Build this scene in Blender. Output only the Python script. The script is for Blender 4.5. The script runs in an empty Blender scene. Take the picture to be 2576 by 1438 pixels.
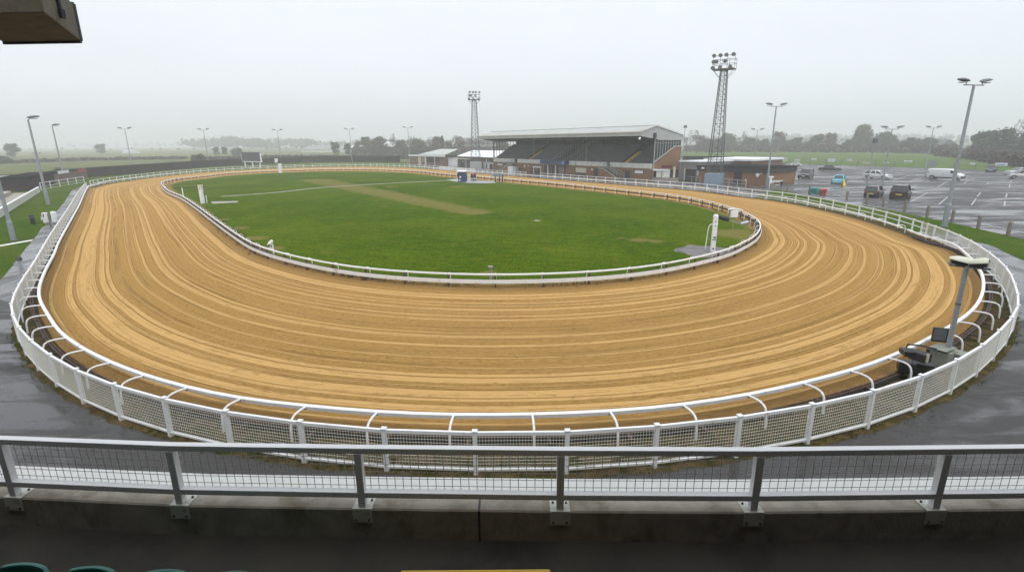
import bpy, random
from math import *
from mathutils import Vector, Matrix, geometry, noise
random.seed(11)
scn = bpy.context.scene
COL = scn.collection
# ------------------------------------------------------------------ camera model
H = 6.5; F = 1315.8; TH = .267758; RO = .008739
V = Vector
def ray(x, y):
    x -= 1288; y -= 719
    c, s = cos(RO), sin(RO); x, y = c*x-s*y, s*x+c*y
    c, s = cos(TH), sin(TH); e = -y/F
    return V((x/F, c+s*e, -s+c*e))
def P(x, y, z=0.):
    d = ray(x, y); t = (z-H)/d.z
    return V((d.x*t, d.y*t, z))
def G(x, y, Y):
    d = ray(x, y); t = Y/d.y
    return V((d.x*t, Y, H+d.z*t))
def zat(b, x, y):
    d = ray(x, y); t = (b.x*d.x+b.y*d.y)/(d.x*d.x+d.y*d.y)
    return H+d.z*t
class Fr:
    """upright frame: origin a, u axis towards b, w axis to the side, z up"""
    def __init__(s, a, b, flip=False):
        s.o = V((a.x, a.y, 0)); d = V((b.x-a.x, b.y-a.y, 0)); s.L = d.length; s.u = d/s.L
        s.w = V((s.u.y, -s.u.x, 0))
        if flip: s.w = -s.w
    def pt(s, u, w, z): return s.o+s.u*u+s.w*w+V((0, 0, z))
    def hit(s, x, y, w=0.):
        d = ray(x, y); o = V((0, 0, H)); q = s.o+s.w*w
        t = (q-o).dot(s.w)/d.dot(s.w); p = o+d*t-s.o
        return p.dot(s.u), p.z
    def hitu(s, x, y, u=0.):
        d = ray(x, y); o = V((0, 0, H)); q = s.o+s.u*u
        t = (q-o).dot(s.u)/d.dot(s.u); p = o+d*t-s.o
        return p.dot(s.w), p.z
    def M(s, u=0, w=0, z=0):
        p = s.pt(u, w, z)
        return Matrix(((s.u.x, s.w.x, 0, p.x), (s.u.y, s.w.y, 0, p.y), (0, 0, 1, p.z), (0, 0, 0, 1)))
# ------------------------------------------------------------------ mesh builder
UP = V((0, 0, 1))
class MB:
    def __init__(s): s.v = []; s.f = []; s.mi = []; s.uv = {}
    def add(s, vs, fs, mi=0):
        o = len(s.v); s.v += [tuple(v) for v in vs]
        for f in fs: s.f.append(tuple(i+o for i in f)); s.mi.append(mi)
    def box(s, c, d, M=None, mi=0):
        x, y, z = d[0]/2, d[1]/2, d[2]/2; c = V(c)
        vs = [c+V((a*x, b*y, e*z)) for e in (-1, 1) for b in (-1, 1) for a in (-1, 1)]
        if M: vs = [M @ v for v in vs]
        s.add(vs, [(0, 2, 3, 1), (4, 5, 7, 6), (0, 1, 5, 4), (2, 6, 7, 3), (0, 4, 6, 2), (1, 3, 7, 5)], mi)
        return s
    def bb(s, a, b, M=None, mi=0):
        a, b = V(a), V(b); return s.box((a+b)/2, [abs(t) for t in (b-a)], M, mi)
    def bar(s, p, q, w, h=None, mi=0, up=UP):
        p, q = V(p), V(q); h = h or w; d = q-p
        if d.length < 1e-6: return s
        d.normalize(); r = d.cross(up)
        if r.length < 1e-4: r = V((1, 0, 0))
        r.normalize(); t = r.cross(d); r *= w/2; t *= h/2
        vs = [p-r-t, p+r-t, p+r+t, p-r+t, q-r-t, q+r-t, q+r+t, q-r+t]
        s.add(vs, [(0, 3, 2, 1), (4, 5, 6, 7), (0, 1, 5, 4), (1, 2, 6, 5), (2, 3, 7, 6), (3, 0, 4, 7)], mi); return s
    def tube(s, pts, r, n=8, mi=0, cap=True):
        pts = [V(p) for p in pts]; N = len(pts); R = r if isinstance(r, (list, tuple)) else [r]*N
        vs = []; ref = None
        for i, p in enumerate(pts):
            d = (pts[min(i+1, N-1)]-pts[max(i-1, 0)])
            d = d.normalized() if d.length > 1e-9 else UP
            if ref is None: ref = V((1, 0, 0)) if abs(d.x) < .9 else V((0, 1, 0))
            a = (ref-d*ref.dot(d)).normalized(); b = d.cross(a); ref = a
            for k in range(n):
                t = 2*pi*k/n; vs.append(p+a*cos(t)*R[i]+b*sin(t)*R[i])
        fs = [(i*n+k, i*n+(k+1) % n, (i+1)*n+(k+1) % n, (i+1)*n+k) for i in range(N-1) for k in range(n)]
        if cap: fs += [tuple(range(n-1, -1, -1)), tuple(range((N-1)*n, N*n))]
        s.add(vs, fs, mi); return s
    def sweep(s, pts, prof, mi=0, closed=False):
        """prof: (lateral, z) ring swept along a horizontal path; lateral + is to the left of travel"""
        N = len(pts); n = len(prof); vs = []
        for i, p in enumerate(pts):
            if closed: a, b = pts[i-1], pts[(i+1) % N]
            else: a, b = pts[max(i-1, 0)], pts[min(i+1, N-1)]
            d = V((b[0]-a[0], b[1]-a[1], 0)); d.normalize(); l = V((-d.y, d.x, 0))
            for (w, z) in prof: vs.append(V(p)+l*w+V((0, 0, z)))
        fs = [(i*n+k, ((i+1) % N)*n+k, ((i+1) % N)*n+(k+1) % n, i*n+(k+1) % n) for i in range(N if closed else N-1) for k in range(n)]
        if not closed: fs += [tuple(range(n)), tuple(range(N*n-1, (N-1)*n-1, -1))]
        s.add(vs, fs, mi); return s
    def poly(s, pts, mi=0):
        pts = [V(p) for p in pts]; t = geometry.tessellate_polygon([pts])
        fs = []
        for f in t:
            a, b, c = (pts[i] for i in f)
            n = (b-a).cross(c-a); fs.append(f if n.z >= 0 else f[::-1])
        s.add(pts, fs, mi); return s
    def prism(s, pts, ext, mi=0):
        """planar polygon pts extruded by vector ext"""
        n = len(pts); pts = [V(p) for p in pts]; q = [p+V(ext) for p in pts]
        s.add(pts+q, [tuple(range(n)), tuple(range(2*n-1, n-1, -1))]+[(i, i+n, (i+1) % n+n, (i+1) % n) for i in range(n)], mi); return s
    def disc(s, c, nrm, r, t, n=16, mi=0):
        nrm = V(nrm).normalized(); s.tube([V(c)-nrm*t/2, V(c)+nrm*t/2], r, n, mi); return s
    def build(s, name, mats, parent=None, smooth=False, world=False, bevel=0, recalc=True):
        me = bpy.data.meshes.new(name); me.from_pydata(s.v, [], s.f)
        if not isinstance(mats, (list, tuple)): mats = [mats]
        for m in mats: me.materials.append(m)
        if len(mats) > 1: me.polygons.foreach_set('material_index', s.mi)
        if smooth: me.polygons.foreach_set('use_smooth', [True]*len(s.f))
        if s.uv:
            ul = me.uv_layers.new(name='UVMap'); d = ul.data
            for lp in me.loops: d[lp.index].uv = s.uv[lp.vertex_index]
        me.update()
        if recalc:
            import bmesh
            bm = bmesh.new(); bm.from_mesh(me); bmesh.ops.recalc_face_normals(bm, faces=bm.faces); bm.to_mesh(me); bm.free()
        if smooth == 'auto':
            me.polygons.foreach_set('use_smooth', [True]*len(me.polygons))
            try: me.set_sharp_from_angle(angle=radians(35))
            except Exception: pass
        o = bpy.data.objects.new(name, me); COL.objects.link(o)
        if parent is not None:
            o.parent = parent
            if world:
                m = Matrix.LocRotScale(parent.location, parent.rotation_euler, parent.scale)
                o.matrix_parent_inverse = m.inverted()
        if bevel:
            b = o.modifiers.new('bevel', 'BEVEL'); b.width = bevel; b.segments = 2; b.limit_method = 'ANGLE'
        return o
def tag(o, label=None, cat=None, group=None, kind=None):
    if label: o['label'] = label
    if cat: o['category'] = cat
    if group: o['group'] = group
    if kind: o['kind'] = kind
    return o
def thing(name, loc, label, cat, group=None, rz=0, kind=None):
    o = bpy.data.objects.new(name, None); COL.objects.link(o)
    o.location = loc; o.rotation_euler = (0, 0, rz); o.empty_display_size = .3
    return tag(o, label, cat, group, kind)
def kids(o): return [c for c in list(bpy.data.objects) if c.parent == o]
_ch = {}
def copy_tree(o, parent=None, children=None):
    c = o.copy(); COL.objects.link(c)
    if parent is not None: c.parent = parent
    for k in (_ch.setdefault(o.name, kids(o))): copy_tree(k, c)
    return c
def place(proto, used, loc, rz, label, cat=None, group=None, scale=None):
    o = proto if not used else copy_tree(proto)
    o.location = loc; o.rotation_euler = (0, 0, rz)
    if scale: o.scale = scale if isinstance(scale, (tuple, list)) else (scale,)*3
    return tag(o, label, cat, group)
# ------------------------------------------------------------------ curves
def spl(pts, n=8, closed=False):
    pts = [V(p) for p in pts]; N = len(pts); out = []
    for i in range(N if closed else N-1):
        if closed: a, b, c, d = pts[i-1], pts[i], pts[(i+1) % N], pts[(i+2) % N]
        else: a, b, c, d = pts[max(i-1, 0)], pts[i], pts[i+1], pts[min(i+2, N-1)]
        # centripetal
        t0 = 0; t1 = t0+max((b-a).length, 1e-4)**.5; t2 = t1+max((c-b).length, 1e-4)**.5; t3 = t2+max((d-c).length, 1e-4)**.5
        for k in range(n):
            t = t1+(t2-t1)*k/n
            A1 = a*((t1-t)/(t1-t0))+b*((t-t0)/(t1-t0)); A2 = b*((t2-t)/(t2-t1))+c*((t-t1)/(t2-t1)); A3 = c*((t3-t)/(t3-t2))+d*((t-t2)/(t3-t2))
            B1 = A1*((t2-t)/(t2-t0))+A2*((t-t0)/(t2-t0)); B2 = A2*((t3-t)/(t3-t1))+A3*((t-t1)/(t3-t1))
            out.append(B1*((t2-t)/(t2-t1))+B2*((t-t1)/(t2-t1)))
    if not closed: out.append(pts[-1].copy())
    return out
def resamp(pts, step=None, n=None, closed=False, start=0.):
    q = list(pts)+([pts[0]] if closed else []); cum = [0.]
    for a, b in zip(q, q[1:]): cum.append(cum[-1]+(b-a).length)
    T = cum[-1]
    if n: ss = [T*i/(n if closed else n-1) for i in range(n)]
    else:
        ss = []; t = start
        while t <= T+1e-6: ss.append(t); t += step
    out = []; j = 0
    for t in ss:
        t = min(t, T)
        while j < len(cum)-2 and cum[j+1] < t: j += 1
        while j > 0 and cum[j] > t: j -= 1
        f = (t-cum[j])/max(cum[j+1]-cum[j], 1e-9); out.append(q[j].lerp(q[j+1], f))
    return out
def smooth(pts, it=2, closed=False):
    for _ in range(it):
        N = len(pts); o = []
        for i in range(N):
            if not closed and i in (0, N-1): o.append(pts[i]); continue
            o.append((pts[i-1]+pts[i]*2+pts[(i+1) % N])/4)
        pts = o
    return pts
def offset(pts, d, closed=False):
    N = len(pts); o = []
    for i in range(N):
        if closed: a, b = pts[i-1], pts[(i+1) % N]
        else: a, b = pts[max(i-1, 0)], pts[min(i+1, N-1)]
        t = V((b.x-a.x, b.y-a.y, 0)).normalized(); o.append(pts[i]+V((-t.y, t.x, 0))*d)
    return o
def nearest(pts, p):
    return min(range(len(pts)), key=lambda i: (pts[i].x-p.x)**2+(pts[i].y-p.y)**2)
# ------------------------------------------------------------------ materials
def nt(name):
    m = bpy.data.materials.new(name); m.use_nodes = True; t = m.node_tree; t.nodes.clear()
    o = t.nodes.new('ShaderNodeOutputMaterial'); b = t.nodes.new('ShaderNodeBsdfPrincipled')
    t.links.new(b.outputs[0], o.inputs[0]); return m, t, b
def N(t, ty, **k):
    n = t.nodes.new(ty)
    for a, v in k.items():
        if a.startswith('i_'): n.inputs[int(a[2:]) if a[2:].isdigit() else a[2:]].default_value = v
        else: setattr(n, a, v)
    return n
def L(t, a, b): t.links.new(a, b)
def noi(t, vec, scale=1., det=3., rough=.55, dist=0.):
    n = N(t, 'ShaderNodeTexNoise'); n.inputs['Scale'].default_value = scale; n.inputs['Detail'].default_value = det
    n.inputs['Roughness'].default_value = rough; n.inputs['Distortion'].default_value = dist
    if vec is not None: L(t, vec, n.inputs['Vector'])
    return n.outputs['Fac']
def mapp(t, vec, sc=(1, 1, 1), loc=(0, 0, 0), rot=(0, 0, 0)):
    n = N(t, 'ShaderNodeMapping'); n.inputs['Scale'].default_value = sc; n.inputs['Location'].default_value = loc; n.inputs['Rotation'].default_value = rot
    L(t, vec, n.inputs['Vector']); return n.outputs[0]
def ramp(t, fac, stops, interp='LINEAR'):
    n = N(t, 'ShaderNodeValToRGB'); e = n.color_ramp; e.interpolation = interp
    while len(e.elements) < len(stops): e.elements.new(.5)
    for k, (p, c) in enumerate(stops):
        e.elements[k].position = p; e.elements[k].color = (c, c, c, 1) if isinstance(c, (int, float)) else (*c[:3], 1)
    L(t, fac, n.inputs[0]); return n.outputs[0]
def mixc(t, fac, a, b, mode='MIX'):
    n = N(t, 'ShaderNodeMix', data_type='RGBA', blend_type=mode)
    for s, v in ((0, fac), (6, a), (7, b)):
        if isinstance(v, bpy.types.NodeSocket): L(t, v, n.inputs[s])
        elif s == 0: n.inputs[0].default_value = v
        else: n.inputs[s].default_value = (*v[:3], 1)
    return n.outputs[2]
def mth(t, op, a, b=0., c=0.):
    n = N(t, 'ShaderNodeMath', operation=op)
    for i, v in enumerate((a, b, c)):
        if isinstance(v, bpy.types.NodeSocket): L(t, v, n.inputs[i])
        else: n.inputs[i].default_value = v
    return n.outputs[0]
def bump(t, b, h, strength=.3, dist=.02):
    n = N(t, 'ShaderNodeBump'); n.inputs['Strength'].default_value = strength; n.inputs['Distance'].default_value = dist
    L(t, h, n.inputs['Height']); L(t, n.outputs[0], b.inputs['Normal']); return n
def objc(t): return N(t, 'ShaderNodeTexCoord').outputs['Object']
def uvc(t): return N(t, 'ShaderNodeTexCoord').outputs['UV']
def mk(name, col, rough=.6, var=.12, scale=2., bmp=0., bscale=30., metal=0., stain=None, samt=.5, sscale=1., spec=.5, rvar=0.):
    m, t, b = nt(name); oc = objc(t)
    n = noi(t, oc, scale, 4)
    c = mixc(t, ramp(t, n, [(.3, 0.), (.7, 1.)]), [x*(1-var) for x in col], [min(1, x*(1+var)) for x in col])
    if stain:
        s = noi(t, mapp(t, oc, (1, 1, .5)), sscale, 6, .65)
        c = mixc(t, ramp(t, s, [(1-samt, 0.), (min(1, 1-samt+.18), 1.)]), c, stain)
    L(t, c, b.inputs['Base Color']); b.inputs['Roughness'].default_value = rough; b.inputs['Metallic'].default_value = metal
    b.inputs['Specular IOR Level'].default_value = spec
    if rvar: L(t, mth(t, 'MULTIPLY_ADD', n, rvar*2, rough-rvar), b.inputs['Roughness'])
    if bmp: bump(t, b, noi(t, oc, bscale, 4), bmp, .01)
    return m
def brick(name, c1, c2, mortar=(.3, .27, .24), vert=True, sc=1.0):
    m, t, b = nt(name); u = uvc(t)
    n = N(t, 'ShaderNodeTexBrick'); n.inputs['Color1'].default_value = (*c1, 1); n.inputs['Color2'].default_value = (*c2, 1)
    n.inputs['Mortar'].default_value = (*mortar, 1); n.inputs['Scale'].default_value = sc; n.inputs['Mortar Size'].default_value = .009
    n.inputs['Brick Width'].default_value = .225; n.inputs['Row Height'].default_value = .075; n.inputs['Bias'].default_value = -.1
    L(t, u, n.inputs['Vector'])
    s = noi(t, mapp(t, objc(t), (1, 1, 1.6)), .6, 5)
    c = mixc(t, ramp(t, s, [(.35, 0.), (.75, .45)]), n.outputs[0], [x*.55 for x in c1])
    L(t, c, b.inputs['Base Color']); b.inputs['Roughness'].default_value = .85
    bump(t, b, n.outputs['Fac'], -.3, .01); return m
def box_uv(o):
    """metre-sized uv on upright walls: distance along the wall, height"""
    me = o.data; ul = me.uv_layers.new(name='UVMap')
    for p in me.polygons:
        n = p.normal
        for li in p.loop_indices:
            v = me.vertices[me.loops[li].vertex_index].co
            if abs(n.z) > .7: ul.data[li].uv = (v.x, v.y)
            else:
                h = V((-n.y, n.x, 0)).normalized(); ul.data[li].uv = (v.dot(h), v.z)
    return o
# ------------------------------------------------------------------ material library
M = {}
M['white'] = mk('white_paint', (.78, .79, .80), .42, .05, 4, .05, 60, stain=(.50, .44, .32), samt=.42, sscale=3.2)
M['white_clean'] = mk('white_clean', (.80, .81, .82), .4, .03, 4)
M['white_dirty'] = mk('white_dirty', (.66, .66, .62), .6, .08, 3, stain=(.32, .30, .22), samt=.46, sscale=1.6)
M['white_rail_near'] = mk('white_rail_near', (.90, .91, .92), .30, .03, 3, .06, 45, stain=(.52, .52, .48), samt=.31, sscale=6)
M['galv'] = mk('galvanised', (.30, .33, .36), .45, .14, 6, .05, 40, metal=.35)
M['galv_dark'] = mk('galvanised_dark', (.13, .14, .15), .5, .15, 6, metal=.3)
M['tower'] = mk('tower_steel', (.10, .105, .11), .6, .25, 3, metal=.3)
M['black'] = mk('black_plastic', (.012, .012, .014), .45, .2, 5)
M['dark'] = mk('dark_paint', (.03, .031, .034), .6, .2, 3)
M['conc'] = mk('concrete', (.33, .31, .27), .85, .14, 3, .3, 40, stain=(.13, .115, .08), samt=.48, sscale=1.3)
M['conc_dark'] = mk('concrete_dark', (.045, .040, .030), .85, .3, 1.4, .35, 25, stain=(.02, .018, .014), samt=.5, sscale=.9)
M['conc_wet'] = mk('concrete_wet', (.30, .31, .32), .35, .12, 1.5, .1, 12, rvar=.12)
M['mesh'] = mk('mesh_wire', (.62, .62, .56), .5, .06, 4, spec=.4)
M['mesh_near'] = mk('mesh_wire_near', (.50, .49, .44), .5, .08, 9)
M['rust'] = mk('rusty_steel', (.085, .05, .034), .8, .35, 5, .3, 40, stain=(.02, .015, .013), samt=.5, sscale=4)
M['green_seat'] = mk('green_plastic', (.012, .16, .125), .38, .08, 6)
M['yellow'] = mk('yellow_paint', (.62, .38, .012), .5, .1, 9, stain=(.25, .13, .03), samt=.38, sscale=9)
M['brown_wood'] = mk('brown_wood', (.10, .075, .055), .8, .25, 2, .2, 12)
M['dark_wall'] = mk('dark_wall', (.036, .031, .028), 1., .25, .5, .1, 6, spec=.1)
M['fasc'] = mk('grey_fascia', (.40, .42, .41), .55, .06, 1, stain=(.25, .25, .22), samt=.35, sscale=.8)
M['roof_metal'] = mk('roof_sheet', (.44, .46, .44), .7, .06, .6, rvar=.08)
M['roof_white'] = mk('roof_white', (.80, .83, .85), .5, .04, .6)
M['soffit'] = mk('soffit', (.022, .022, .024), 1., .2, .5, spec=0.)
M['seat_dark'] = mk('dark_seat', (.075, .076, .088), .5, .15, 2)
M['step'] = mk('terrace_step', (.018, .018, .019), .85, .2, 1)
M['glass_dark'] = mk('glass_dark', (.02, .024, .028), .08, .1, 1, spec=.8)
M['blue'] = mk('blue_paint', (.018, .045, .13), .45, .1, 2)
M['lblue'] = mk('light_blue_paint', (.12, .30, .62), .45, .1, 3)
M['blue_box'] = mk('blue_grey_box', (.20, .28, .36), .5, .1, 3, stain=(.12, .15, .18), samt=.4, sscale=2)
M['door_blue'] = mk('door_blue', (.02, .04, .07), .5, .1, 3)
M['maroon'] = mk('maroon', (.10, .012, .018), .6, .2, 5)
M['red'] = mk('red_paint', (.38, .03, .03), .5, .1, 3)
M['marking'] = mk('worn_marking', (.42, .43, .44), .6, .1, 3, stain=(.12, .12, .125), samt=.5, sscale=2.5)
M['cream'] = mk('cream', (.62, .57, .44), .6, .08, 3)
M['grey_wall'] = mk('grey_render', (.27, .28, .27), .8, .1, 1, .1, 10, stain=(.16, .16, .15), samt=.4, sscale=.8)
M['handrail'] = mk('handrail', (.38, .44, .40), .5, .1, 3)
M['brick'] = brick('brick_wall', (.27, .130, .055), (.195, .092, .040), (.22, .17, .12))
M['brick_dark'] = brick('brick_wall_dark', (.16, .075, .052), (.10, .05, .04))
M['timber_post'] = mk('timber_post', (.19, .17, .135), .85, .2, 6, .2, 30, stain=(.09, .11, .05), samt=.4, sscale=3)
M['tyre'] = mk('tyre', (.018, .018, .019), .8, .2, 9)
M['alloy'] = mk('alloy', (.36, .37, .38), .35, .1, 6, metal=.6)
M['plate_y'] = mk('plate_yellow', (.70, .55, .12), .5, .03, 9)
M['plate_w'] = mk('plate_white', (.75, .75, .72), .5, .03, 9)
M['lamp_glass'] = mk('lamp_glass', (.45, .47, .5), .15, .05, 9)
M['tail'] = mk('tail_light', (.30, .015, .015), .3, .1, 9)
M['binteal'] = mk('teal_plastic', (.02, .20, .19), .5, .1, 4)
M['bingreen'] = mk('green_plastic_bin', (.05, .32, .22), .5, .1, 4)
M['dirt'] = mk('dirt', (.088, .064, .031), .95, .45, 2.3, 1., 9, stain=(.035, .038, .010), samt=.55, sscale=2.6, spec=0.)
M['pad'] = mk('old_concrete', (.15, .14, .135), .7, .35, 1.6, .3, 14, stain=(.05, .05, .03), samt=.47, sscale=2.)
M['cabinet'] = mk('cabinet_green_grey', (.22, .24, .20), .55, .1, 4, stain=(.12, .13, .11), samt=.38, sscale=5)
M['hood'] = mk('hood_green_white', (.60, .62, .50), .5, .08, 5, stain=(.30, .30, .2), samt=.42, sscale=6)
def paint(name, c, rough=.22, metal=.1):
    m, t, b = nt(name); b.inputs['Base Color'].default_value = (*c, 1)
    n = noi(t, objc(t), 3, 3); L(t, mixc(t, n, [x*.85 for x in c], [min(1, x*1.12) for x in c]), b.inputs['Base Color'])
    b.inputs['Roughness'].default_value = rough; b.inputs['Metallic'].default_value = metal
    b.inputs['Coat Weight'].default_value = .6; b.inputs['Coat Roughness'].default_value = .12
    L(t, mth(t, 'MULTIPLY_ADD', noi(t, objc(t), 25, 2), .15, rough), b.inputs['Roughness']); return m
PT = {'white': paint('car_white', (.74, .76, .78)), 'black': paint('car_black', (.012, .012, .014)), 'blue': paint('car_blue', (.05, .46, .58), .3, 0.),
      'silver': paint('car_silver', (.48, .49, .50), .3, .5), 'slate': paint('car_slate', (.05, .058, .068)), 'navy': paint('car_navy', (.012, .022, .045)),
      'wine': paint('car_wine', (.026, .006, .008))}
# ---- sand
def sand_mat(T):
    m, t, b = nt('sand'); uv = uvc(t); sep = N(t, 'ShaderNodeSeparateXYZ'); L(t, uv, sep.inputs[0])
    an = mth(t, 'MULTIPLY', sep.outputs[0], 2*pi/T); R = T/(2*pi)
    X, Y = mth(t, 'MULTIPLY', mth(t, 'COSINE', an), R), mth(t, 'MULTIPLY', mth(t, 'SINE', an), R)
    def loopv(v, su, sv, off=(0, 0, 0)):
        c = N(t, 'ShaderNodeCombineXYZ'); L(t, X, c.inputs[0]); L(t, Y, c.inputs[1]); L(t, v, c.inputs[2]); return mapp(t, c.outputs[0], (su, su, sv), off)
    v0 = sep.outputs[1]
    warp = noi(t, loopv(v0, .014, .10), 1, 2)
    vv = mth(t, 'ADD', v0, mth(t, 'MULTIPLY', mth(t, 'SUBTRACT', warp, .5), .9))
    big = noi(t, loopv(vv, .003, .62, (1, 5, 2)), 1, 1.5, .5)
    mid = noi(t, loopv(vv, .0045, 3.9, (3.3, 1.7, 4.2)), 1, 2, .5)
    fine = noi(t, loopv(vv, .03, 11., (7, 2, 1)), 1, 2, .6)
    rake = noi(t, loopv(vv, .05, 22., (2, 8, 5)), 1, 1, .6)
    band = mth(t, 'ADD', mth(t, 'MULTIPLY', big, .30), mth(t, 'MULTIPLY', mid, .70))
    sm = ramp(t, band, [(.500, 0.), (.528, 1.)])
    brk = noi(t, loopv(vv, .35, 7), 1, 4, .7)
    sm = mth(t, 'MULTIPLY', sm, ramp(t, mth(t, 'ADD', mth(t, 'MULTIPLY', brk, .5), mth(t, 'MULTIPLY', noi(t, mapp(t, uv, (2.2, 4., 1), (3, 3, 0)), 1, 5, .75), .5)), [(.34, .2), (.47, 1.)]))
    edge = mth(t, 'ABSOLUTE', mth(t, 'SUBTRACT', band, .500))
    rut = mth(t, 'MULTIPLY', ramp(t, edge, [(.003, 1.), (.010, 0.)]), ramp(t, noi(t, loopv(vv, .22, 2, (4, 4, 4)), 1, 3), [(.42, 0.), (.58, 1.)]))
    clod = noi(t, mapp(t, uv, (4.2, 6.4, 1), (0, 0, 0), (0, 0, .3)), 1, 6, .74, .3)
    crumb = ramp(t, clod, [(.38, 0.), (.62, 1.)])
    pat = noi(t, loopv(v0, .12, .25), 1, 4)
    dark = mixc(t, crumb, (.345, .194, .056), (.500, .302, .100))
    dark = mixc(t, mth(t, 'MULTIPLY', ramp(t, rake, [(.50, 0.), (.60, 1.)]), .5), dark, (.52, .315, .125))
    dark = mixc(t, ramp(t, pat, [(.35, 0.), (.7, .5)]), dark, (.44, .261, .081))
    light = mixc(t, fine, (.488, .303, .115), (.540, .344, .140))
    light = mixc(t, mth(t, 'MULTIPLY', ramp(t, rake, [(.35, 1.), (.45, 0.)]), .35), light, (.40, .235, .08))
    c = mixc(t, sm, dark, light)
    c = mixc(t, mth(t, 'MULTIPLY', rut, .55), c, (.33, .195, .066))
    dots = noi(t, mapp(t, uv, (5, 5, 1)), 1, 2, .5)
    c = mixc(t, ramp(t, dots, [(.66, 0.), (.72, .6)]), c, (.22, .13, .045))
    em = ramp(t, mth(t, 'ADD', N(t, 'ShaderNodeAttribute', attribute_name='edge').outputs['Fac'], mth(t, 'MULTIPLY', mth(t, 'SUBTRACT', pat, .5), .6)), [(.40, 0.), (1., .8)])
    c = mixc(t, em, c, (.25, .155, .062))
    L(t, c, b.inputs['Base Color']); b.inputs['Roughness'].default_value = .95; b.inputs['Specular IOR Level'].default_value = .0
    hgt = mth(t, 'ADD', mth(t, 'MULTIPLY', clod, mth(t, 'SUBTRACT', 1.1, sm)), mth(t, 'MULTIPLY', sm, .22))
    hgt = mth(t, 'SUBTRACT', hgt, mth(t, 'MULTIPLY', rut, .4))
    hgt = mth(t, 'ADD', hgt, mth(t, 'MULTIPLY', rake, .22))
    bump(t, b, hgt, 1., .13)
    return m
M['sand'] = sand_mat(340.)
def grass_mat(name, c1, c2, c3, wear=None, bs=.6, stripes=True):
    m, t, b = nt(name); oc = objc(t)
    n1 = noi(t, mapp(t, oc, (1, 1, 1)), .09, 5, .6); n2 = noi(t, mapp(t, oc, (.8, 2.6, 1), rot=(0, 0, .5)), .9, 5, .65); n3 = noi(t, oc, 9, 4, .7)
    c = mixc(t, ramp(t, n2, [(.36, 0.), (.62, 1.)]), c1, c2)
    c = mixc(t, ramp(t, n1, [(.42, 0.), (.62, .8)]), c, c3)
    if stripes:
        wv = N(t, 'ShaderNodeTexWave', wave_type='BANDS', bands_direction='X'); L(t, mapp(t, oc, (1, 1, 1), rot=(0, 0, radians(-66))), wv.inputs[0])
        wv.inputs['Scale'].default_value = .26; wv.inputs['Distortion'].default_value = 2.2; wv.inputs['Detail'].default_value = 2; wv.inputs['Detail Scale'].default_value = .6
        c = mixc(t, mth(t, 'MULTIPLY', wv.outputs['Fac'], .6), c, [x*1.75 for x in c1])
    c = mixc(t, ramp(t, n3, [(.34, .85), (.56, 0.)]), c, [x*.35 for x in c1])
    c = mixc(t, ramp(t, noi(t, mapp(t, oc, (1, 1, 1), (9, 5, 0)), .5, 5, .7), [(.56, 0.), (.70, .6)]), c, (.15, .14, .02))
    if wear:
        a = N(t, 'ShaderNodeAttribute', attribute_name='wear').outputs['Fac']
        f = mth(t, 'ADD', a, mth(t, 'MULTIPLY', mth(t, 'SUBTRACT', noi(t, oc, .9, 5, .7), .5), .9))
        c = mixc(t, ramp(t, f, [(.42, 0.), (.72, .85)]), c, wear)
    L(t, c, b.inputs['Base Color']); b.inputs['Roughness'].default_value = .85; b.inputs['Specular IOR Level'].default_value = 0.
    bump(t, b, noi(t, oc, 14, 5, .75), bs, .06); return m
M['grass'] = grass_mat('grass', (.032, .070, .001), (.092, .146, .004), (.130, .174, .008), (.165, .150, .045))
M['lawn'] = grass_mat('lawn', (.038, .080, .005), (.065, .125, .009), (.10, .14, .02), None, stripes=False)
M['field'] = grass_mat('field_green', (.085, .150, .040), (.12, .19, .05), (.15, .20, .07), None, stripes=False)
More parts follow.
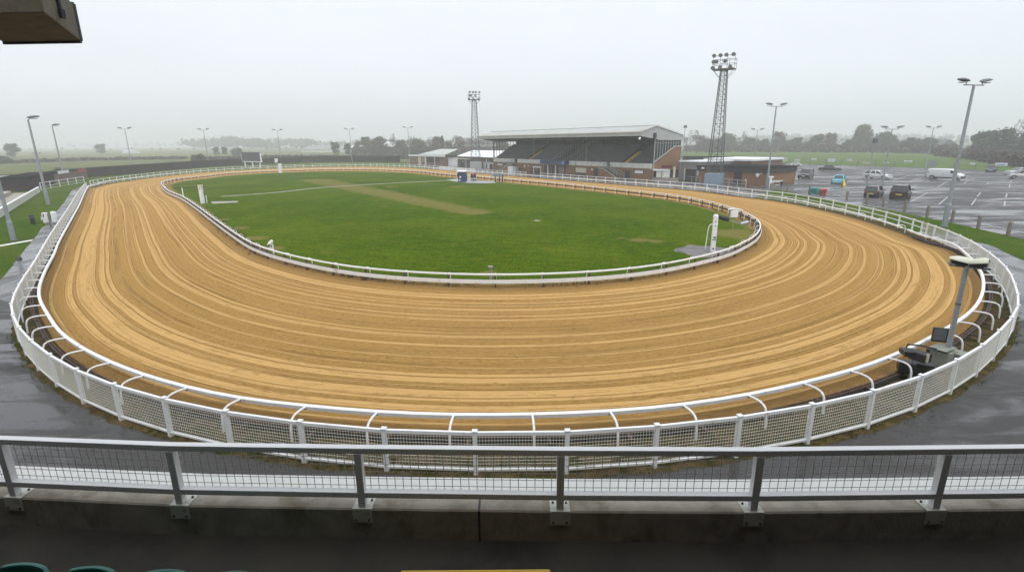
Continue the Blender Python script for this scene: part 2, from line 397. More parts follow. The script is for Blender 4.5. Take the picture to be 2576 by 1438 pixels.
def wet_mat(name, base, lo, hi, stretch=(1, 1, 1), rot=0, tint=(1, 1, 1), cut=(.38, .62), sc=.35):
    m, t, b = nt(name); oc = objc(t)
    mp = mapp(t, oc, stretch, rot=(0, 0, rot))
    p = noi(t, mp, sc, 6, .62, .8); q = noi(t, mapp(t, oc, (1, 1, 1), (4, 9, 0)), .12, 4)
    agg = noi(t, oc, 40, 3, .7)
    wet = ramp(t, mth(t, 'ADD', mth(t, 'MULTIPLY', p, .7), mth(t, 'MULTIPLY', q, .3)), [(cut[0], 0.), (cut[1], 1.)])
    c = mixc(t, agg, [base*.75*x for x in tint], [base*1.35*x for x in tint])
    c = mixc(t, ramp(t, q, [(.4, 0.), (.7, .6)]), c, [base*1.3*x for x in tint])
    c = mixc(t, mth(t, 'MULTIPLY', wet, .35), c, [base*.55]*3)
    vd = N(t, 'ShaderNodeTexVoronoi', feature='DISTANCE_TO_EDGE'); vd.inputs['Scale'].default_value = .22; wj = N(t, 'ShaderNodeVectorMath', operation='ADD'); L(t, oc, wj.inputs[0]); jn = N(t, 'ShaderNodeTexNoise'); jn.inputs['Scale'].default_value = .9; jn.inputs['Detail'].default_value = 5; L(t, oc, jn.inputs['Vector']); L(t, jn.outputs['Color'], wj.inputs[1]); L(t, wj.outputs[0], vd.inputs['Vector'])
    ck = mth(t, 'MULTIPLY', ramp(t, vd.outputs['Distance'], [(.004, 1.), (.012, 0.)]), ramp(t, q, [(.45, 0.), (.55, 1.)]))
    c = mixc(t, mth(t, 'MULTIPLY', ck, .7), c, [base*.25]*3)
    vp = N(t, 'ShaderNodeTexVoronoi', feature='F1'); vp.inputs['Scale'].default_value = .09; L(t, mapp(t, oc, (1, 2.2, 1), (3, 1, 0)), vp.inputs['Vector'])
    c = mixc(t, .35, c, mixc(t, vp.outputs['Color'], [base*.6]*3, [base*1.7]*3))
    L(t, c, b.inputs['Base Color']); L(t, mth(t, 'MULTIPLY_ADD', wet, lo-hi, hi), b.inputs['Roughness'])
    b.inputs['Specular IOR Level'].default_value = .55
    bump(t, b, mth(t, 'ADD', mth(t, 'MULTIPLY', agg, mth(t, 'SUBTRACT', 1.05, wet)), mth(t, 'MULTIPLY', p, .6)), .22, .02); return m
M['carpark'] = wet_mat('wet_asphalt', .052, .16, .80, (.35, 1.9, 1), .12, (1, 1, 1.08), (.47, .56), sc=.30)
M['apron'] = wet_mat('wet_apron', .042, .12, .75, (.5, 1.9, 1), .25, (1.06, 1, .96), (.46, .58), sc=.55)
M['path'] = wet_mat('wet_path', .065, .12, .55, (1.9, .5, 1), .75, (1, 1, 1.06), (.38, .56), sc=.55)
def far_mat():
    m, t, b = nt('far_fields'); oc = objc(t)
    vor = N(t, 'ShaderNodeTexVoronoi', feature='F1'); L(t, mapp(t, oc, (.0042, .010, 1), rot=(0, 0, .35)), vor.inputs[0]); vor.inputs['Scale'].default_value = 1
    c = mixc(t, vor.outputs['Color'], (.10, .125, .05), (.20, .19, .09)); c = mixc(t, noi(t, oc, .02, 5, .6), c, (.13, .15, .06))
    vd = N(t, 'ShaderNodeTexVoronoi', feature='DISTANCE_TO_EDGE'); L(t, mapp(t, oc, (.0042, .010, 1), rot=(0, 0, .35)), vd.inputs[0])
    c = mixc(t, ramp(t, vd.outputs['Distance'], [(.01, .8), (.03, 0.)]), c, (.035, .045, .02))
    L(t, c, b.inputs['Base Color']); b.inputs['Roughness'].default_value = .95; b.inputs['Specular IOR Level'].default_value = 0.; return m
M['far'] = far_mat()
def foliage(name, c1, c2):
    m, t, b = nt(name); g = N(t, 'ShaderNodeNewGeometry')
    oi = N(t, 'ShaderNodeObjectInfo')
    r = N(t, 'ShaderNodeTexWhiteNoise', noise_dimensions='3D'); 
    n = noi(t, objc(t), .5, 3); f = mth(t, 'ADD', mth(t, 'MULTIPLY', n, .8), mth(t, 'MULTIPLY', g.outputs['Random Per Island'], .5))
    c = mixc(t, ramp(t, f, [(.35, 0.), (.95, 1.)]), c1, c2); c = mixc(t, mth(t, 'MULTIPLY', oi.outputs['Random'], .35), c, [x*1.6 for x in c1])
    L(t, c, b.inputs['Base Color']); b.inputs['Roughness'].default_value = .8; b.inputs['Specular IOR Level'].default_value = .15
    return m
M['leaf_dark'] = foliage('leaf_dark', (.022, .034, .014), (.055, .075, .026))
M['leaf_olive'] = foliage('leaf_olive', (.045, .050, .020), (.10, .10, .04))
M['leaf_brown'] = foliage('leaf_brown', (.055, .040, .026), (.10, .075, .045))
M['bark'] = mk('bark', (.075, .065, .055), .9, .2, 3, .3, 15)
M['twig'] = mk('twig', (.085, .070, .060), .9, .15, 1)
def ribbed(name, base, axis=0, period=.25):
    m, t, b = nt(name); u = uvc(t)
    wv = N(t, 'ShaderNodeTexWave', wave_type='BANDS', bands_direction='X'); wv.inputs['Scale'].default_value = 1/(period*6.283)*6.283/2; L(t, u, wv.inputs[0])
    n = noi(t, objc(t), .35, 5); c = mixc(t, ramp(t, n, [(.35, 0.), (.75, 1.)]), base, [x*.78 for x in base])
    L(t, c, b.inputs['Base Color']); b.inputs['Roughness'].default_value = .75
    bump(t, b, wv.outputs['Fac'], .35, .03); return m
M['roof_rib'] = ribbed('roof_profiled', (.45, .47, .45))
M['fascia_rib'] = ribbed('fascia_profiled', (.42, .44, .43), period=.3)
M['conc_par'] = mk('parapet_concrete', (.40, .36, .30), .85, .2, 5, .35, 50, stain=(.22, .19, .13), samt=.5, sscale=3)
M['white_dirty2'] = mk('white_ledge_paint', (.72, .73, .70), .5, .05, 6, .05, 40, stain=(.40, .38, .30), samt=.33, sscale=7)
M['white_bracket'] = mk('white_bracket', (.62, .62, .55), .5, .06, 12, stain=(.30, .26, .18), samt=.38, sscale=14)
M['box_brown'] = mk('box_brown', (.09, .075, .045), .75, .2, 5, .1, 20, stain=(.05, .03, .015), samt=.45, sscale=6)
# ------------------------------------------------------------------ traced plan curves (world metres)
ZF = .975; ZR = .60; ZI = .68
F_px = [(204,472),(216.5,459.5),(229,454.3),(262,448.5),(309,443),(406,432.4),(528,423),(655,417),(816,412),(918,410.8),(1020,413),(1119,418.2),(1217,426),(1329,433),(1360,435),(1525,446),(1650,454),(1778,463),(1861,473),(1980,484.7),(2085,501.6),(2200,525),(2308,554),(2383,578.5),(2430,598),(2477,626),(2532,671),(2555,718),(2564,755),(2559,784),(2538,806),(2504,843),(2451.8,882),(2364,927),(2254,968),(2092,1008),(1905,1042),(1677,1068),(1443.4,1085.5),(1213.5,1086),(981.7,1082),(774,1063),(577,1037),(430,1006.5),(298,971.6),(199.7,934.4),(130.3,896.5),(83.6,861.6),(50.8,829.5),(33.8,799),(25.4,767),(35.5,738),(61,692.4),(75,674),(125,591),(167,529)]
Fc = [P(x, y, ZF) for x, y in F_px]
for p in Fc: p.z = 0
Fd = smooth(resamp(spl(Fc, 10, True), .5, closed=True), 6, True)
def fat(x, y, z=ZF): return nearest(Fd, P(x, y, z))
def fseg(a, b):      # section of the outer line between two indices, clockwise
    return Fd[a:b+1] if a <= b else Fd[a:]+Fd[:b+1]
R_px = [(227,465),(221,470.2),(212.4,484.8),(198,516),(177,553.5),(145.8,609.8),(135.4,636.5),(111.7,680.5),(96.5,728),(101.5,758.4),(118.5,785.4),(143.8,826),(186,860),(250.5,895.5),(340,932.7),(460.3,968.2),(602.4,998.7),(769,1017.3),(948.3,1033),(1145,1040.2),(1352.4,1038.4),(1555,1030),(1740,1012),(1912,984),(2065,948),(2153,925),(2231,897.6),(2309,862.5),(2387.4,819.5),(2450,774.6),(2471.5,737.4),(2475.3,710),(2467.5,678.8),(2426.5,631.9),(2387.3,606)]
Rn = [P(x, y, ZR) for x, y in R_px][::-1]
for p in Rn: p.z = 0
Ro = offset(Fd, -1.15, True)
ia, ib = nearest(Ro, Rn[-1]), nearest(Ro, Rn[0])
far_part = (Ro[ia+2:ib-2] if ia < ib else Ro[ia+2:]+Ro[:ib-2])
Rd = smooth(resamp(spl(Rn+far_part[::6], 8, True), .5, closed=True), 5, True)
I_px = [(457,492.2),(421.8,477.7),(410,468),(405.5,459.5),(407.5,456),(421.8,452.1),(453,446.4),(515.5,440.2),(561.6,434.7),(612.5,431.2),(714.3,426.6),(816,423.9),(917.7,423.6),(1045,428.3),(1123.3,436.1),(1202,442),(1265.7,447.6),(1377.6,456.5),(1504.8,469),(1638,482.7),(1696.7,489.5),(1759,500),(1810,512),(1856.8,525.7),(1890,540.3),(1907.6,552),(1913.5,565.7),(1911.5,575.5),(1899.8,591),(1872.5,606.6),(1833.4,624.3),(1775,639.9),(1706.5,654.6),(1638.3,666.3),(1530,678),(1404,685.2),(1294.5,688.2),(1175,687.6),(1064.2,683.4),(962.3,676.4),(867.4,665.8),(790,652.5),(721.9,637.7),(664.6,621.5),(628.8,607),(593,585.3),(557.2,561),(521.4,535.2),(485.6,509.6)]
Ic = [P(x, y, ZI) for x, y in I_px]
for p in Ic: p.z = 0
Id = smooth(resamp(spl(Ic, 10, True), .5, closed=True), 6, True)
Gd = smooth([a.lerp(b, max(0, min(1, (a.y-45)/30))) for a, b in zip(offset(Id, -.5, True), offset(Id, -1.1, True))], 4, True)        # grass edge
def setp(pts, z): return [V((p.x, p.y, z)) for p in pts]
def sheet(name, pts, z, mat, lab=None):
    o = MB().poly(setp(pts, z)).build(name, mat, recalc=False); return tag(o, lab, None, None, 'structure')
# ------------------------------------------------------------------ ground sheets
sheet('ground', [V((-2400, -300, 0)), V((2400, -300, 0)), V((2400, 2600, 0)), V((-2400, 2600, 0))], 0, M['far'])
wb = [P(x, y) for x, y in [(222,446.4),(335,437),(437,427.6),(526,420),(609,415),(700,411.5),(816,407.5),(930,407.5),(1032,408)]]
lawn = [V((-150, -20, 0)), V((-150, 60, 0)), P(0, 440), P(140, 446)]+wb+[P(1130, 412), P(1240, 420), V((20, 130, 0)), V((60, 60, 0)), V((90, 20, 0)), V((90, -20, 0))]
sheet('lawn', lawn, .004, M['lawn'])
cp = [P(x, y) for x, y in [(1962,478),(2100,505),(2250,531),(2400,562),(2576,602)]]+[V((55, 26, 0)), V((90, 14, 0)), V((260, 30, 0)), P(2720, 441), P(2572, 432.3), P(2267, 421), P(1963, 411), P(1700, 404), P(1640, 425), P(1700, 452), P(1860, 470)]
sheet('car_park', cp, .010, M['carpark'])
fg = [P(x, y) for x, y in [(1600,404),(1700,403.8),(1963,410.9),(2267,420.9),(2572,432.2),(2720,440.9),(3200,470)]]+[V((420, 150, 0)), V((420, 400, 0)), P(2576, 381.5), P(2300, 381.5), P(2000, 380.5), P(1760, 380), P(1500, 381)]
sheet('playing_field', fg, .006, M['field'])
ap = [P(x, y) for x, y in [(181,478.5),(162.5,507.7),(146,527.5),(116.6,566),(104,574.3),(91.6,593),(68.7,620.2),(50,643),(27,674),(0,705)]]
ap = ap+[V((-26, 12, 0)), V((-40, 3, 0)), V((60, 3, 0)), V((40, 19, 0)), P(2576, 656), P(2540, 641), P(2500, 620), P(2450, 607), P(2400, 590), P(2440, 700)]
i0 = fat(2300, 552); i1 = fat(216, 459)
near = fseg(i0, i1)
apr = ap[:-1]+[V((p.x, p.y, 0)) for p in near[::1]][::1]
# ring: outer boundary reversed against the fence line
sheet('apron', ap[:10]+[V((-26, 12, 0)), V((-40, 3, 0)), V((60, 3, 0)), V((40, 19, 0)), P(2576, 656), P(2540, 641), P(2500, 620), P(2450, 607), P(2400, 590)]+offset(near, -.3)[::3]+[P(222, 464)], .014, M['apron'])
sh = fseg(fat(1105, 417), fat(1905, 477))
FS = Fr(P(1640, 456), P(1242, 428), flip=True)
if FS.w.y < 0: FS = Fr(P(1640, 456), P(1242, 428), flip=False)
stand_front = [P(1956, 472), P(1925, 462), FS.pt(-2, 2, 0), FS.pt(FS.L+2, 2, 0), FS.pt(FS.L+26, 8, 0)]
sheet('forecourt', stand_front[:1]+[p for p in sh[::-3]]+[P(1020, 410.5), stand_front[-1], stand_front[3], stand_front[2], stand_front[1]], .012, M['path'])
fa = offset(fseg(fat(45, 715), fat(214, 461)), .1)
sheet('path', [P(x, y) for x, y in [(183,477.5),(163,507.7),(147,527.5),(117,566),(105,574.3),(92.5,593),(70,620.2),(52,643),(29,674),(3,704),(-30,745)]]+fa[::2], .0165, M['path'])
fb_ = offset(fseg(fat(2395, 583), fat(2562, 745)), .1)
sheet('path', fb_[::2]+[P(2640, 790), P(2720, 705), P(2576, 657), P(2540, 642), P(2500, 621), P(2450, 608), P(2405, 592)], .0165, M['path'])
# dirt strip under the two outer rails
sheet('verge_dirt', [p+V((noise.noise(p*3.1), noise.noise(p*3.1+V((9, 3, 0))), 0))*.14 for p in resamp(offset(Fd, .16, True), step=.3, closed=True)], .018, M['dirt'])
# ------------------------------------------------------------------ sand track ring with uv along / across
nI = 760
Is = resamp(Gd, n=nI, closed=True); Ie = resamp(offset(Rd, .12, True), n=900, closed=True)
def normals(pts, w):
    n = len(pts); tn = []
    for i in range(n):
        d = pts[(i+1) % n]-pts[i-1]; tn.append(V((-d.y, d.x, 0)).normalized())
    return [sum((tn[(i+k) % n] for k in range(-w, w+1)), V((0, 0, 0))).normalized() for i in range(n)]
nr = normals(Is, 26)
def cast(p, d, poly):
    best = None; n = len(poly)
    for i in range(n):
        a, b = poly[i], poly[(i+1) % n]; e = b-a
        den = d.x*e.y-d.y*e.x
        if abs(den) < 1e-9: continue
        t = ((a.x-p.x)*e.y-(a.y-p.y)*e.x)/den; s = ((a.x-p.x)*d.y-(a.y-p.y)*d.x)/den
        if t > 0 and -1e-6 <= s <= 1+1e-6 and (best is None or t < best): best = t
    return p+d*(best or 15)
out = [cast(Is[i], nr[i], Ie) for i in range(nI)]
K = 26; mb = MB(); u = 0; us = [0]
for i in range(nI): u += ((Is[(i+1) % nI]+out[(i+1) % nI])/2-(Is[i]+out[i])/2).length; us.append(u)
edge = []; us = [x*340./us[-1] for x in us]
for i in range(nI+1):
    a, b = Is[i % nI], out[i % nI]; wd = (b-a).length
    for k in range(K+1):
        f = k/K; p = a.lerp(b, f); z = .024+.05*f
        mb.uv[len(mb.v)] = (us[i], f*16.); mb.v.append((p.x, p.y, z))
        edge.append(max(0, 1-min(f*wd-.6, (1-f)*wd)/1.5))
for i in range(nI):
    for k in range(K):
        q = i*(K+1)+k; mb.f.append((q, q+K+1, q+K+2, q+1)); mb.mi.append(0)
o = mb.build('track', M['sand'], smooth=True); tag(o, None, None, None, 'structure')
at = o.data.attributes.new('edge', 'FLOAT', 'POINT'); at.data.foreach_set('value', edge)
# ------------------------------------------------------------------ infield grass: a grid clipped to the oval, with worn patches
gx0, gx1 = min(p.x for p in Gd), max(p.x for p in Gd); gy0, gy1 = min(p.y for p in Gd), max(p.y for p in Gd)
cen = sum(Gd, V((0, 0, 0)))/len(Gd)
def segd(p, a, b):
    e = b-a; t = max(0, min(1, (p-a).dot(e)/e.dot(e))); return (p-(a+e*t)).length, t
patch = [P(795, 453), P(880, 471), P(960, 487), P(1195, 535)]; pw = [4.0, 3.4, 3.2, 2.3]
spots = [(P(1210, 533), 1.2), (P(1190, 537), 1.4), (P(985, 470), 1.3), (P(640, 600), 1.2), (P(600, 575), 1.0), (P(560, 553), .9), (P(1880, 590), 3.0), (P(1893, 560), 2.2), (P(1610, 605), .9), (P(1650, 608), .7), (P(1350, 556), .5), (P(1235, 690), .8), (P(690, 625), .9), (P(1560, 600), .5), (P(1150, 470), 1.6)]
mb = MB(); wear = []
rings = 150; m = resamp(Gd, n=420, closed=True)
for r in range(rings+1):
    for p in m:
        q = cen.lerp(p, r/rings); jit = 0
        w = 0
        for (a, b, wa, wb2) in zip(patch, patch[1:], pw, pw[1:]):
            d, t = segd(q, a, b); wd = wa+(wb2-wa)*t; w = max(w, max(0, .80-(d/wd)**2*.5))
        for c, rad in spots: w = max(w, 1.2-((q-c).length/rad)*.8)
        dd = (p-q).length; w = max(w, .95-dd*.9)
        mb.v.append((q.x, q.y, .034+.12*(1-(r/rings)**6)*0)); wear.append(max(0, min(1, w)))
n = len(m)
for r in range(rings):
    for k in range(n):
        a, b = r*n+k, r*n+(k+1) % n; mb.f.append((a, a+n, b+n, b) if r else (a, a+n, b+n)); mb.mi.append(0)
o = mb.build('infield_lawn', M['grass'], smooth=True); tag(o, None, None, None, 'structure')
at = o.data.attributes.new('wear', 'FLOAT', 'POINT'); at.data.foreach_set('value', wear)
# concrete path and pads in the infield
def strip(name, pts, w, z, mat):
    l, r = offset(pts, w/2), offset(pts, -w/2); return sheet(name, l+r[::-1], z, mat)
strip('infield_path', spl([P(556, 495), P(680, 486), P(816, 472), P(950, 463.5), P(1070, 457), P(1150, 453.5)], 6), .75, .044, M['conc'])
def rag(pts, n=6, a=.12):
    q = resamp(pts, step=.35, closed=True); return [p+V((random.uniform(-a, a), random.uniform(-a, a), 0)) for p in q]
c = lambda X, Y: P((1080+X/7.576)*.936, (370+Y/7.576)*.936)
sheet('concrete_pad', rag([c(900, 868), c(1150, 838), c(1500, 875), c(1930, 893), c(1905, 930), c(1650, 936), c(1400, 932), c(1150, 908)]), .052, M['conc_wet'])
sheet('concrete_pad', rag([P(1692, 632), P(1735, 617), P(1790, 622), P(1850, 628), P(1836, 640), P(1780, 650), P(1740, 648), P(1730, 640)], a=.12), .052, M['pad'])
sheet('concrete_pad', rag([P(535, 513.5), P(600, 510), P(597, 506.5), P(530, 508)], a=.05), .052, M['conc'])
sheet('concrete_pad', rag([P(1341, 556), P(1350, 554.3), P(1361, 556), P(1351, 558.3)], a=.04), .052, M['conc'])
# white painted kerb lines across the left lawn
sheet('kerb_line', [P(0, 620.5), P(97, 603), P(97, 600), P(0, 616.5)], .012, M['white_dirty'])
sheet('kerb_line', [P(128, 535.5), P(160, 534), P(160, 532.4), P(128, 533.6)], .016, M['white_dirty'])
# car park bay markings
def mark(x0, y0, x1, y1, w=.12): strip('bay_marking', [P(x0, y0), P(x1, y1)], w, .014, M['marking'])
c6 = lambda X, Y: ((2400+X/7.318)*.936, (380+Y/7.318)*.936)
for a in [(335,1190,680,1010),(900,1240,1130,1050),(1545,1250,1630,1130),(1655,1090,1720,1005),(2190,1275,2205,1175),(2220,1105,2240,1030),(2285,910,2300,845),(2315,810,2325,780),(1850,850,1885,800),(1400,835,1450,795),(870,905,1080,785),(645,810,720,780),(330,788,545,710),(0,775,340,660),(350,920,460,865),(1330,660,1510,600),(560,1205,900,1240),(40,1280,200,1275),(250,1290,420,1317),(1170,1270,1500,1290)]:
    mark(*c6(a[0], a[1]), *c6(a[2], a[3]))
c7 = lambda X, Y: ((2050+X/7.36)*.936, (380+Y/7.36)*.936)
for a in [(850,845,1020,795),(1190,845,1370,800),(1760,755,1950,710),(320,705,470,670),(1050,905,1900,960),(1400,1050,1640,1110)]:
    mark(*c7(a[0], a[1]), *c7(a[2], a[3]))
strip('bay_marking', spl([P(2040, 490), P(2200, 520), P(2390, 545), P(2500, 570), P(2650, 600)], 6), .12, .014, M['marking'])
# ------------------------------------------------------------------ fences
def rail_fence(name, path, label, cat, group=None, z1=ZF, step=1.83, start=0., posts=True, mesh=None, lower=.12, mid=None, matr='white', pw=.085, meshmat='mesh', cap=True, rh=.075, maxp=100):
    r = thing(name, V((path[0].x, path[0].y, 0)), label, cat, group)
    ps = resamp(path, step=step, start=start)
    line = [V((p.x, p.y, 0)) for p in ps]
    def sw(z, h, w): return MB().sweep(line, [(-w/2, z-h/2), (w/2, z-h/2), (w/2, z+h/2), (-w/2, z+h/2)])
    sw(z1-rh/2, rh, .06).build('top_rail', M[matr], r, world=True)
    if mid: sw(mid, .05, .05).build('middle_rail', M[matr], r, world=True)
    if lower: sw(lower, .045, .05).build('bottom_rail', M[matr], r, world=True)
    if mesh:
        mb = MB(); dv, dh, z0, zt = mesh
        for a, b in zip(line, line[1:]):
            n = max(1, round((b-a).length/dv)); d = (b-a)
            o2 = V((-d.y, d.x, 0)).normalized()*.012
            for k in range(n):
                p = a+d*(k+.5)/n+o2; mb.bar(p+V((0, 0, z0)), p+V((0, 0, zt)), .0066, .0066)
            z = z0+dh/2
            while z < zt:
                mb.bar(a+o2*1.6+V((0, 0, z)), b+o2*1.6+V((0, 0, z)), .0066, .0066); z += dh
        mb.build('wire_mesh', M[meshmat], r, world=True)
    pm = None; n = 0
    for i, p in enumerate(ps):
        if not posts: break
        a, b = ps[max(i-1, 0)], ps[min(i+1, len(ps)-1)]; d = b-a; ang = atan2(d.y, d.x)
        if pm is None:
            q = MB().bb((-pw/2, -.045, -.05), (pw/2, .045, z1+.012))
            if cap: q.bb((-pw/2-.012, -.055, z1+.014), (pw/2+.012, .055, z1+.034))
            pm = q.build('post', M[matr], r); w = pm
        else: w = pm.copy(); COL.objects.link(w); w.parent = r
        w.location = p-V((path[0].x, path[0].y, 0)); w.rotation_euler = (0, 0, ang); n += 1
    return r, ps
# near mesh fence (from the right bend round the near end to the far-left corner)
ni = nearest(near, P(1213.5, 1086, ZF))
cl = [0.]
for a, b in zip(near, near[1:]): cl.append(cl[-1]+(b-a).length)
STEP = 1.84
rail_fence('mesh_fence', near, 'long white fence of wire mesh panels curving round the near end of the track', 'fence', mesh=(.062, .075, .15, .92), step=STEP, start=cl[ni] % STEP)
A = fat(229, 454.3); B = fat(1105, 417.3)
rail_fence('rail_fence', fseg(A-2, B), 'white two rail fence along the far bend below the dark perimeter wall', 'fence', step=2.4, mid=.52, lower=.14)
C2 = fat(1203, 425); D = fat(1327, 433)
rail_fence('rail_fence', fseg(C2, D), 'white rail fence in front of the grandstand, ending at the gate', 'fence', step=1.9, mid=.62, lower=.14)
E2 = fat(1362, 435)
rail_fence('rail_fence', fseg(E2, i0+6), 'white two rail fence running from the gate past the car park to the right bend', 'fence', step=2.1, mid=.58, lower=.14)
# white hoarding boards between
hb = resamp(fseg(B, C2), step=2.4)
hr = thing('hoarding', hb[0], 'white trackside advertising boards with faded dark lettering, next to the low sheds', 'hoarding')
for a, b in zip(hb, hb[1:]):
    MB().bar(a+V((0, 0, .48)), b+V((0, 0, .48)), .04, .92).build('board', M['white_clean'], hr, world=True)
for k, (a, b) in enumerate(zip(hb, hb[1:])):
    mb = MB(); d = b-a; nrm = V((-d.y, d.x, 0)).normalized()*(-.035)
    rr = random.Random(k)
    for j in range(7):
        if rr.random() < .45: continue
        f = .12+j*.11; p = a+d*f+nrm
        mb.bar(p+V((0, 0, .38)), p+V((0, 0, .62+rr.random()*.08)), .1, .02) if rr.random() < .5 else mb.bar(p+V((0, 0, .5)), p+d*.06+V((0, 0, .5)), .01, .08)
    if mb.v: mb.build('lettering', M['galv_dark'], hr, world=True)
# ------------------------------------------------------------------ running rail with curved brackets + dark hare rail
sA = nearest(Rd, P(2320, 578, ZR)); sB = nearest(Rd, P(226, 465.5, ZR))
def rseg(a, b): return Rd[a:b+1] if a <= b else Rd[a:]+Rd[:b+1]
rn = rseg(sA, sB); cl = [0.]
for a, b in zip(rn, rn[1:]): cl.append(cl[-1]+(b-a).length)
k0 = nearest(rn, P(1145, 1040, ZR)); ST = 1.78
def running(name, path, label, start, step, flip=1, full=True, z1=ZR):
    r = thing(name, V((path[0].x, path[0].y, 0)), label, 'running rail')
    fine = resamp(path, step=.9)
    MB().sweep(fine, [(-.05, z1-.11), (.045, z1-.11), (.055, z1-.02), (.025, z1), (-.035, z1), (-.055, z1-.03)]).build('rail', M['white'], r, world=True)
    ps = resamp(path, step=step, start=start); proto = None
    for i, p in enumerate(ps):
        a, b = ps[max(i-1, 0)], ps[min(i+1, len(ps)-1)]; d = b-a; ang = atan2(d.y, d.x)
        if proto is None:
            y = flip
            pts = [V((0, .02*y, z1-.05)), V((0, .25*y, z1-.02)), V((0, .46*y, z1-.03)), V((0, .57*y, z1-.09)), V((0, .62*y, z1-.2)), V((0, .64*y, z1-.36)), V((0, .65*y, -.05))]
            w = proto = MB().tube(spl(pts, 3), .028, 8).build('bracket', M['white'], r, smooth='auto')
            j = MB().bb((-.035, -.05, z1-.1), (.035, .05, z1-.02)).build('clamp', M['galv'], w)
        else:
            w = proto.copy(); COL.objects.link(w); w.parent = r
            c = j.copy(); COL.objects.link(c); c.parent = w
        w.location = p-V((path[0].x, path[0].y, 0)); w.rotation_euler = (0, 0, ang)
    return r, ps
run, rps = running('running_rail', rn, 'white outer running rail on curved tubular brackets round the near bend', cl[k0] % ST, ST)
rf = rseg(sB, sA-1)
if len(rf) > 20:
    running('running_rail', rf, 'white outer running rail on brackets along the far bend and home straight', 1.2, 3.2)
hl = thing('hare_rail', rn[0], 'dark rusty hare rail running low behind the white running rail', 'lure rail')
hp = resamp(offset(rn, .30), step=.9)
mb = MB()
for s in (-.04, .04): mb.sweep(hp, [(s-.016, .16), (s+.016, .16), (s+.016, .21), (s-.016, .21)])
mb.build('track_beam', M['rust'], hl, world=True)
mb = MB(); mb.sweep(hp, [(-.05, .06), (.05, .06), (.05, .13), (-.05, .13)]); mb.build('base_beam', M['dark'], hl, world=True)
for p in resamp(offset(rn, .30), step=ST, start=(cl[k0]+.02) % ST)[:70]:
    i = nearest(rn, p); d = (rn[min(i+1, len(rn)-1)]-rn[max(i-1, 0)]).normalized(); nn = V((-d.y, d.x, 0))
    MB().bar(p-nn*.1+V((0, 0, .17)), p+nn*.34+V((0, 0, .17)), .06, .05).build('tie_bar', M['rust'], hl, world=True)
# ------------------------------------------------------------------ inner rail
ir = thing('inner_rail', Id[0], 'white inner rail with a low band board ringing the grass infield', 'running rail')
fi = resamp(Id, step=1.1, closed=True)
MB().sweep(fi, [(-.035, ZI-.08), (.035, ZI-.08), (.04, ZI-.02), (.02, ZI), (-.02, ZI), (-.04, ZI-.02)], closed=True).build('rail', M['white'], ir, world=True)
fb = resamp(offset(Id, .06, True), step=1.1, closed=True)
mb = MB(); mb.sweep(fb, [(.03, .23), (.06, .23), (.06, .41), (.03, .41)], closed=True)
mb.mi = [1 if (i % 4) == 3 else 0 for i in range(len(mb.f))]
mb.build('band_board', [M['white'], M['rust']], ir, world=True)
MB().sweep(resamp(offset(Id, -.12, True), step=1.1, closed=True), [(-.05, .30), (.05, .30), (.05, .36), (-.05, .36)], closed=True).build('lure_rail', M['rust'], ir, world=True)
tot = sum((a-b).length for a, b in zip(Id, Id[1:]+Id[:1]))
ps = resamp(Id, n=int(tot/2.2), closed=True)
ps.sort(key=lambda p: p.length)
proto = None; rest = MB()
for i, p in enumerate(ps):
    q = nearest(Id, p); d = Id[(q+1) % len(Id)]-Id[q-1]; ang = atan2(d.y, d.x)
    pts = [V((0, -.02, ZI-.04)), V((0, -.16, ZI-.03)), V((0, -.27, ZI-.10)), V((0, -.30, ZI-.24)), V((0, -.30, -.04))]
    if i < 100:
        if proto is None:
            w = proto = MB().tube(spl(pts, 3), .022, 6).bb((-.035, -.01, -.04), (.035, .085, ZI-.085), mi=1).build('support', [M['white'], M['rust']], ir)
        else: w = proto.copy(); COL.objects.link(w); w.parent = ir
        w.location = p-Id[0]; w.rotation_euler = (0, 0, ang)
    else:
        mt = Matrix.Translation(p) @ Matrix.Rotation(ang, 4, 'Z'); rest.tube([mt @ x for x in pts], .022, 5)
if rest.v: tag(rest.build('supports', M['white'], ir, world=True), kind='stuff')

# ------------------------------------------------------------------ tufts of grass and weeds at the fence feet
def tufts(name, pts, n, spread, h, mat, seed, z=.02, clump=5):
    rr = random.Random(seed); mb = MB(); m_ = len(pts)
    for i in range(n):
        p = pts[int(rr.random()*(m_-1))]
        if noise.noise(p*.45+V((seed, 0, 0))) < rr.uniform(-.35, .3): continue
        q = p+V((rr.gauss(0, spread), rr.gauss(0, spread), z))
        for k in range(clump):
            a = rr.uniform(0, 6.28); d = V((cos(a), sin(a), 0)); hh = h*rr.uniform(.5, 1.3); w_2 = V((-d.y, d.x, 0))*h*.11
            b0 = q+V((rr.uniform(-.05, .05), rr.uniform(-.05, .05), 0)); mb.add([b0-w_2, b0+w_2, b0+d*hh*.6+V((0, 0, hh))], [(0, 1, 2)])
    return tag(mb.build(name, M[mat], recalc=False), None, None, None, 'stuff')
nfine = resamp(near, step=.15)
tufts('grass', offset(nfine, .10), 2600, .09, .07, 'lawn', 1)
tufts('grass', offset(nfine, -.45), 2600, .26, .06, 'lawn', 2)
tufts('grass', offset([p for p in Gd if p.y < 75], .25, False), 2600, .22, .09, 'grass', 3, .03)
tufts('weeds', [p for p in offset(Id, -.45, True) if p.y < 60 and p.x < -6], 1500, .25, .13, 'leaf_brown', 4, .03)
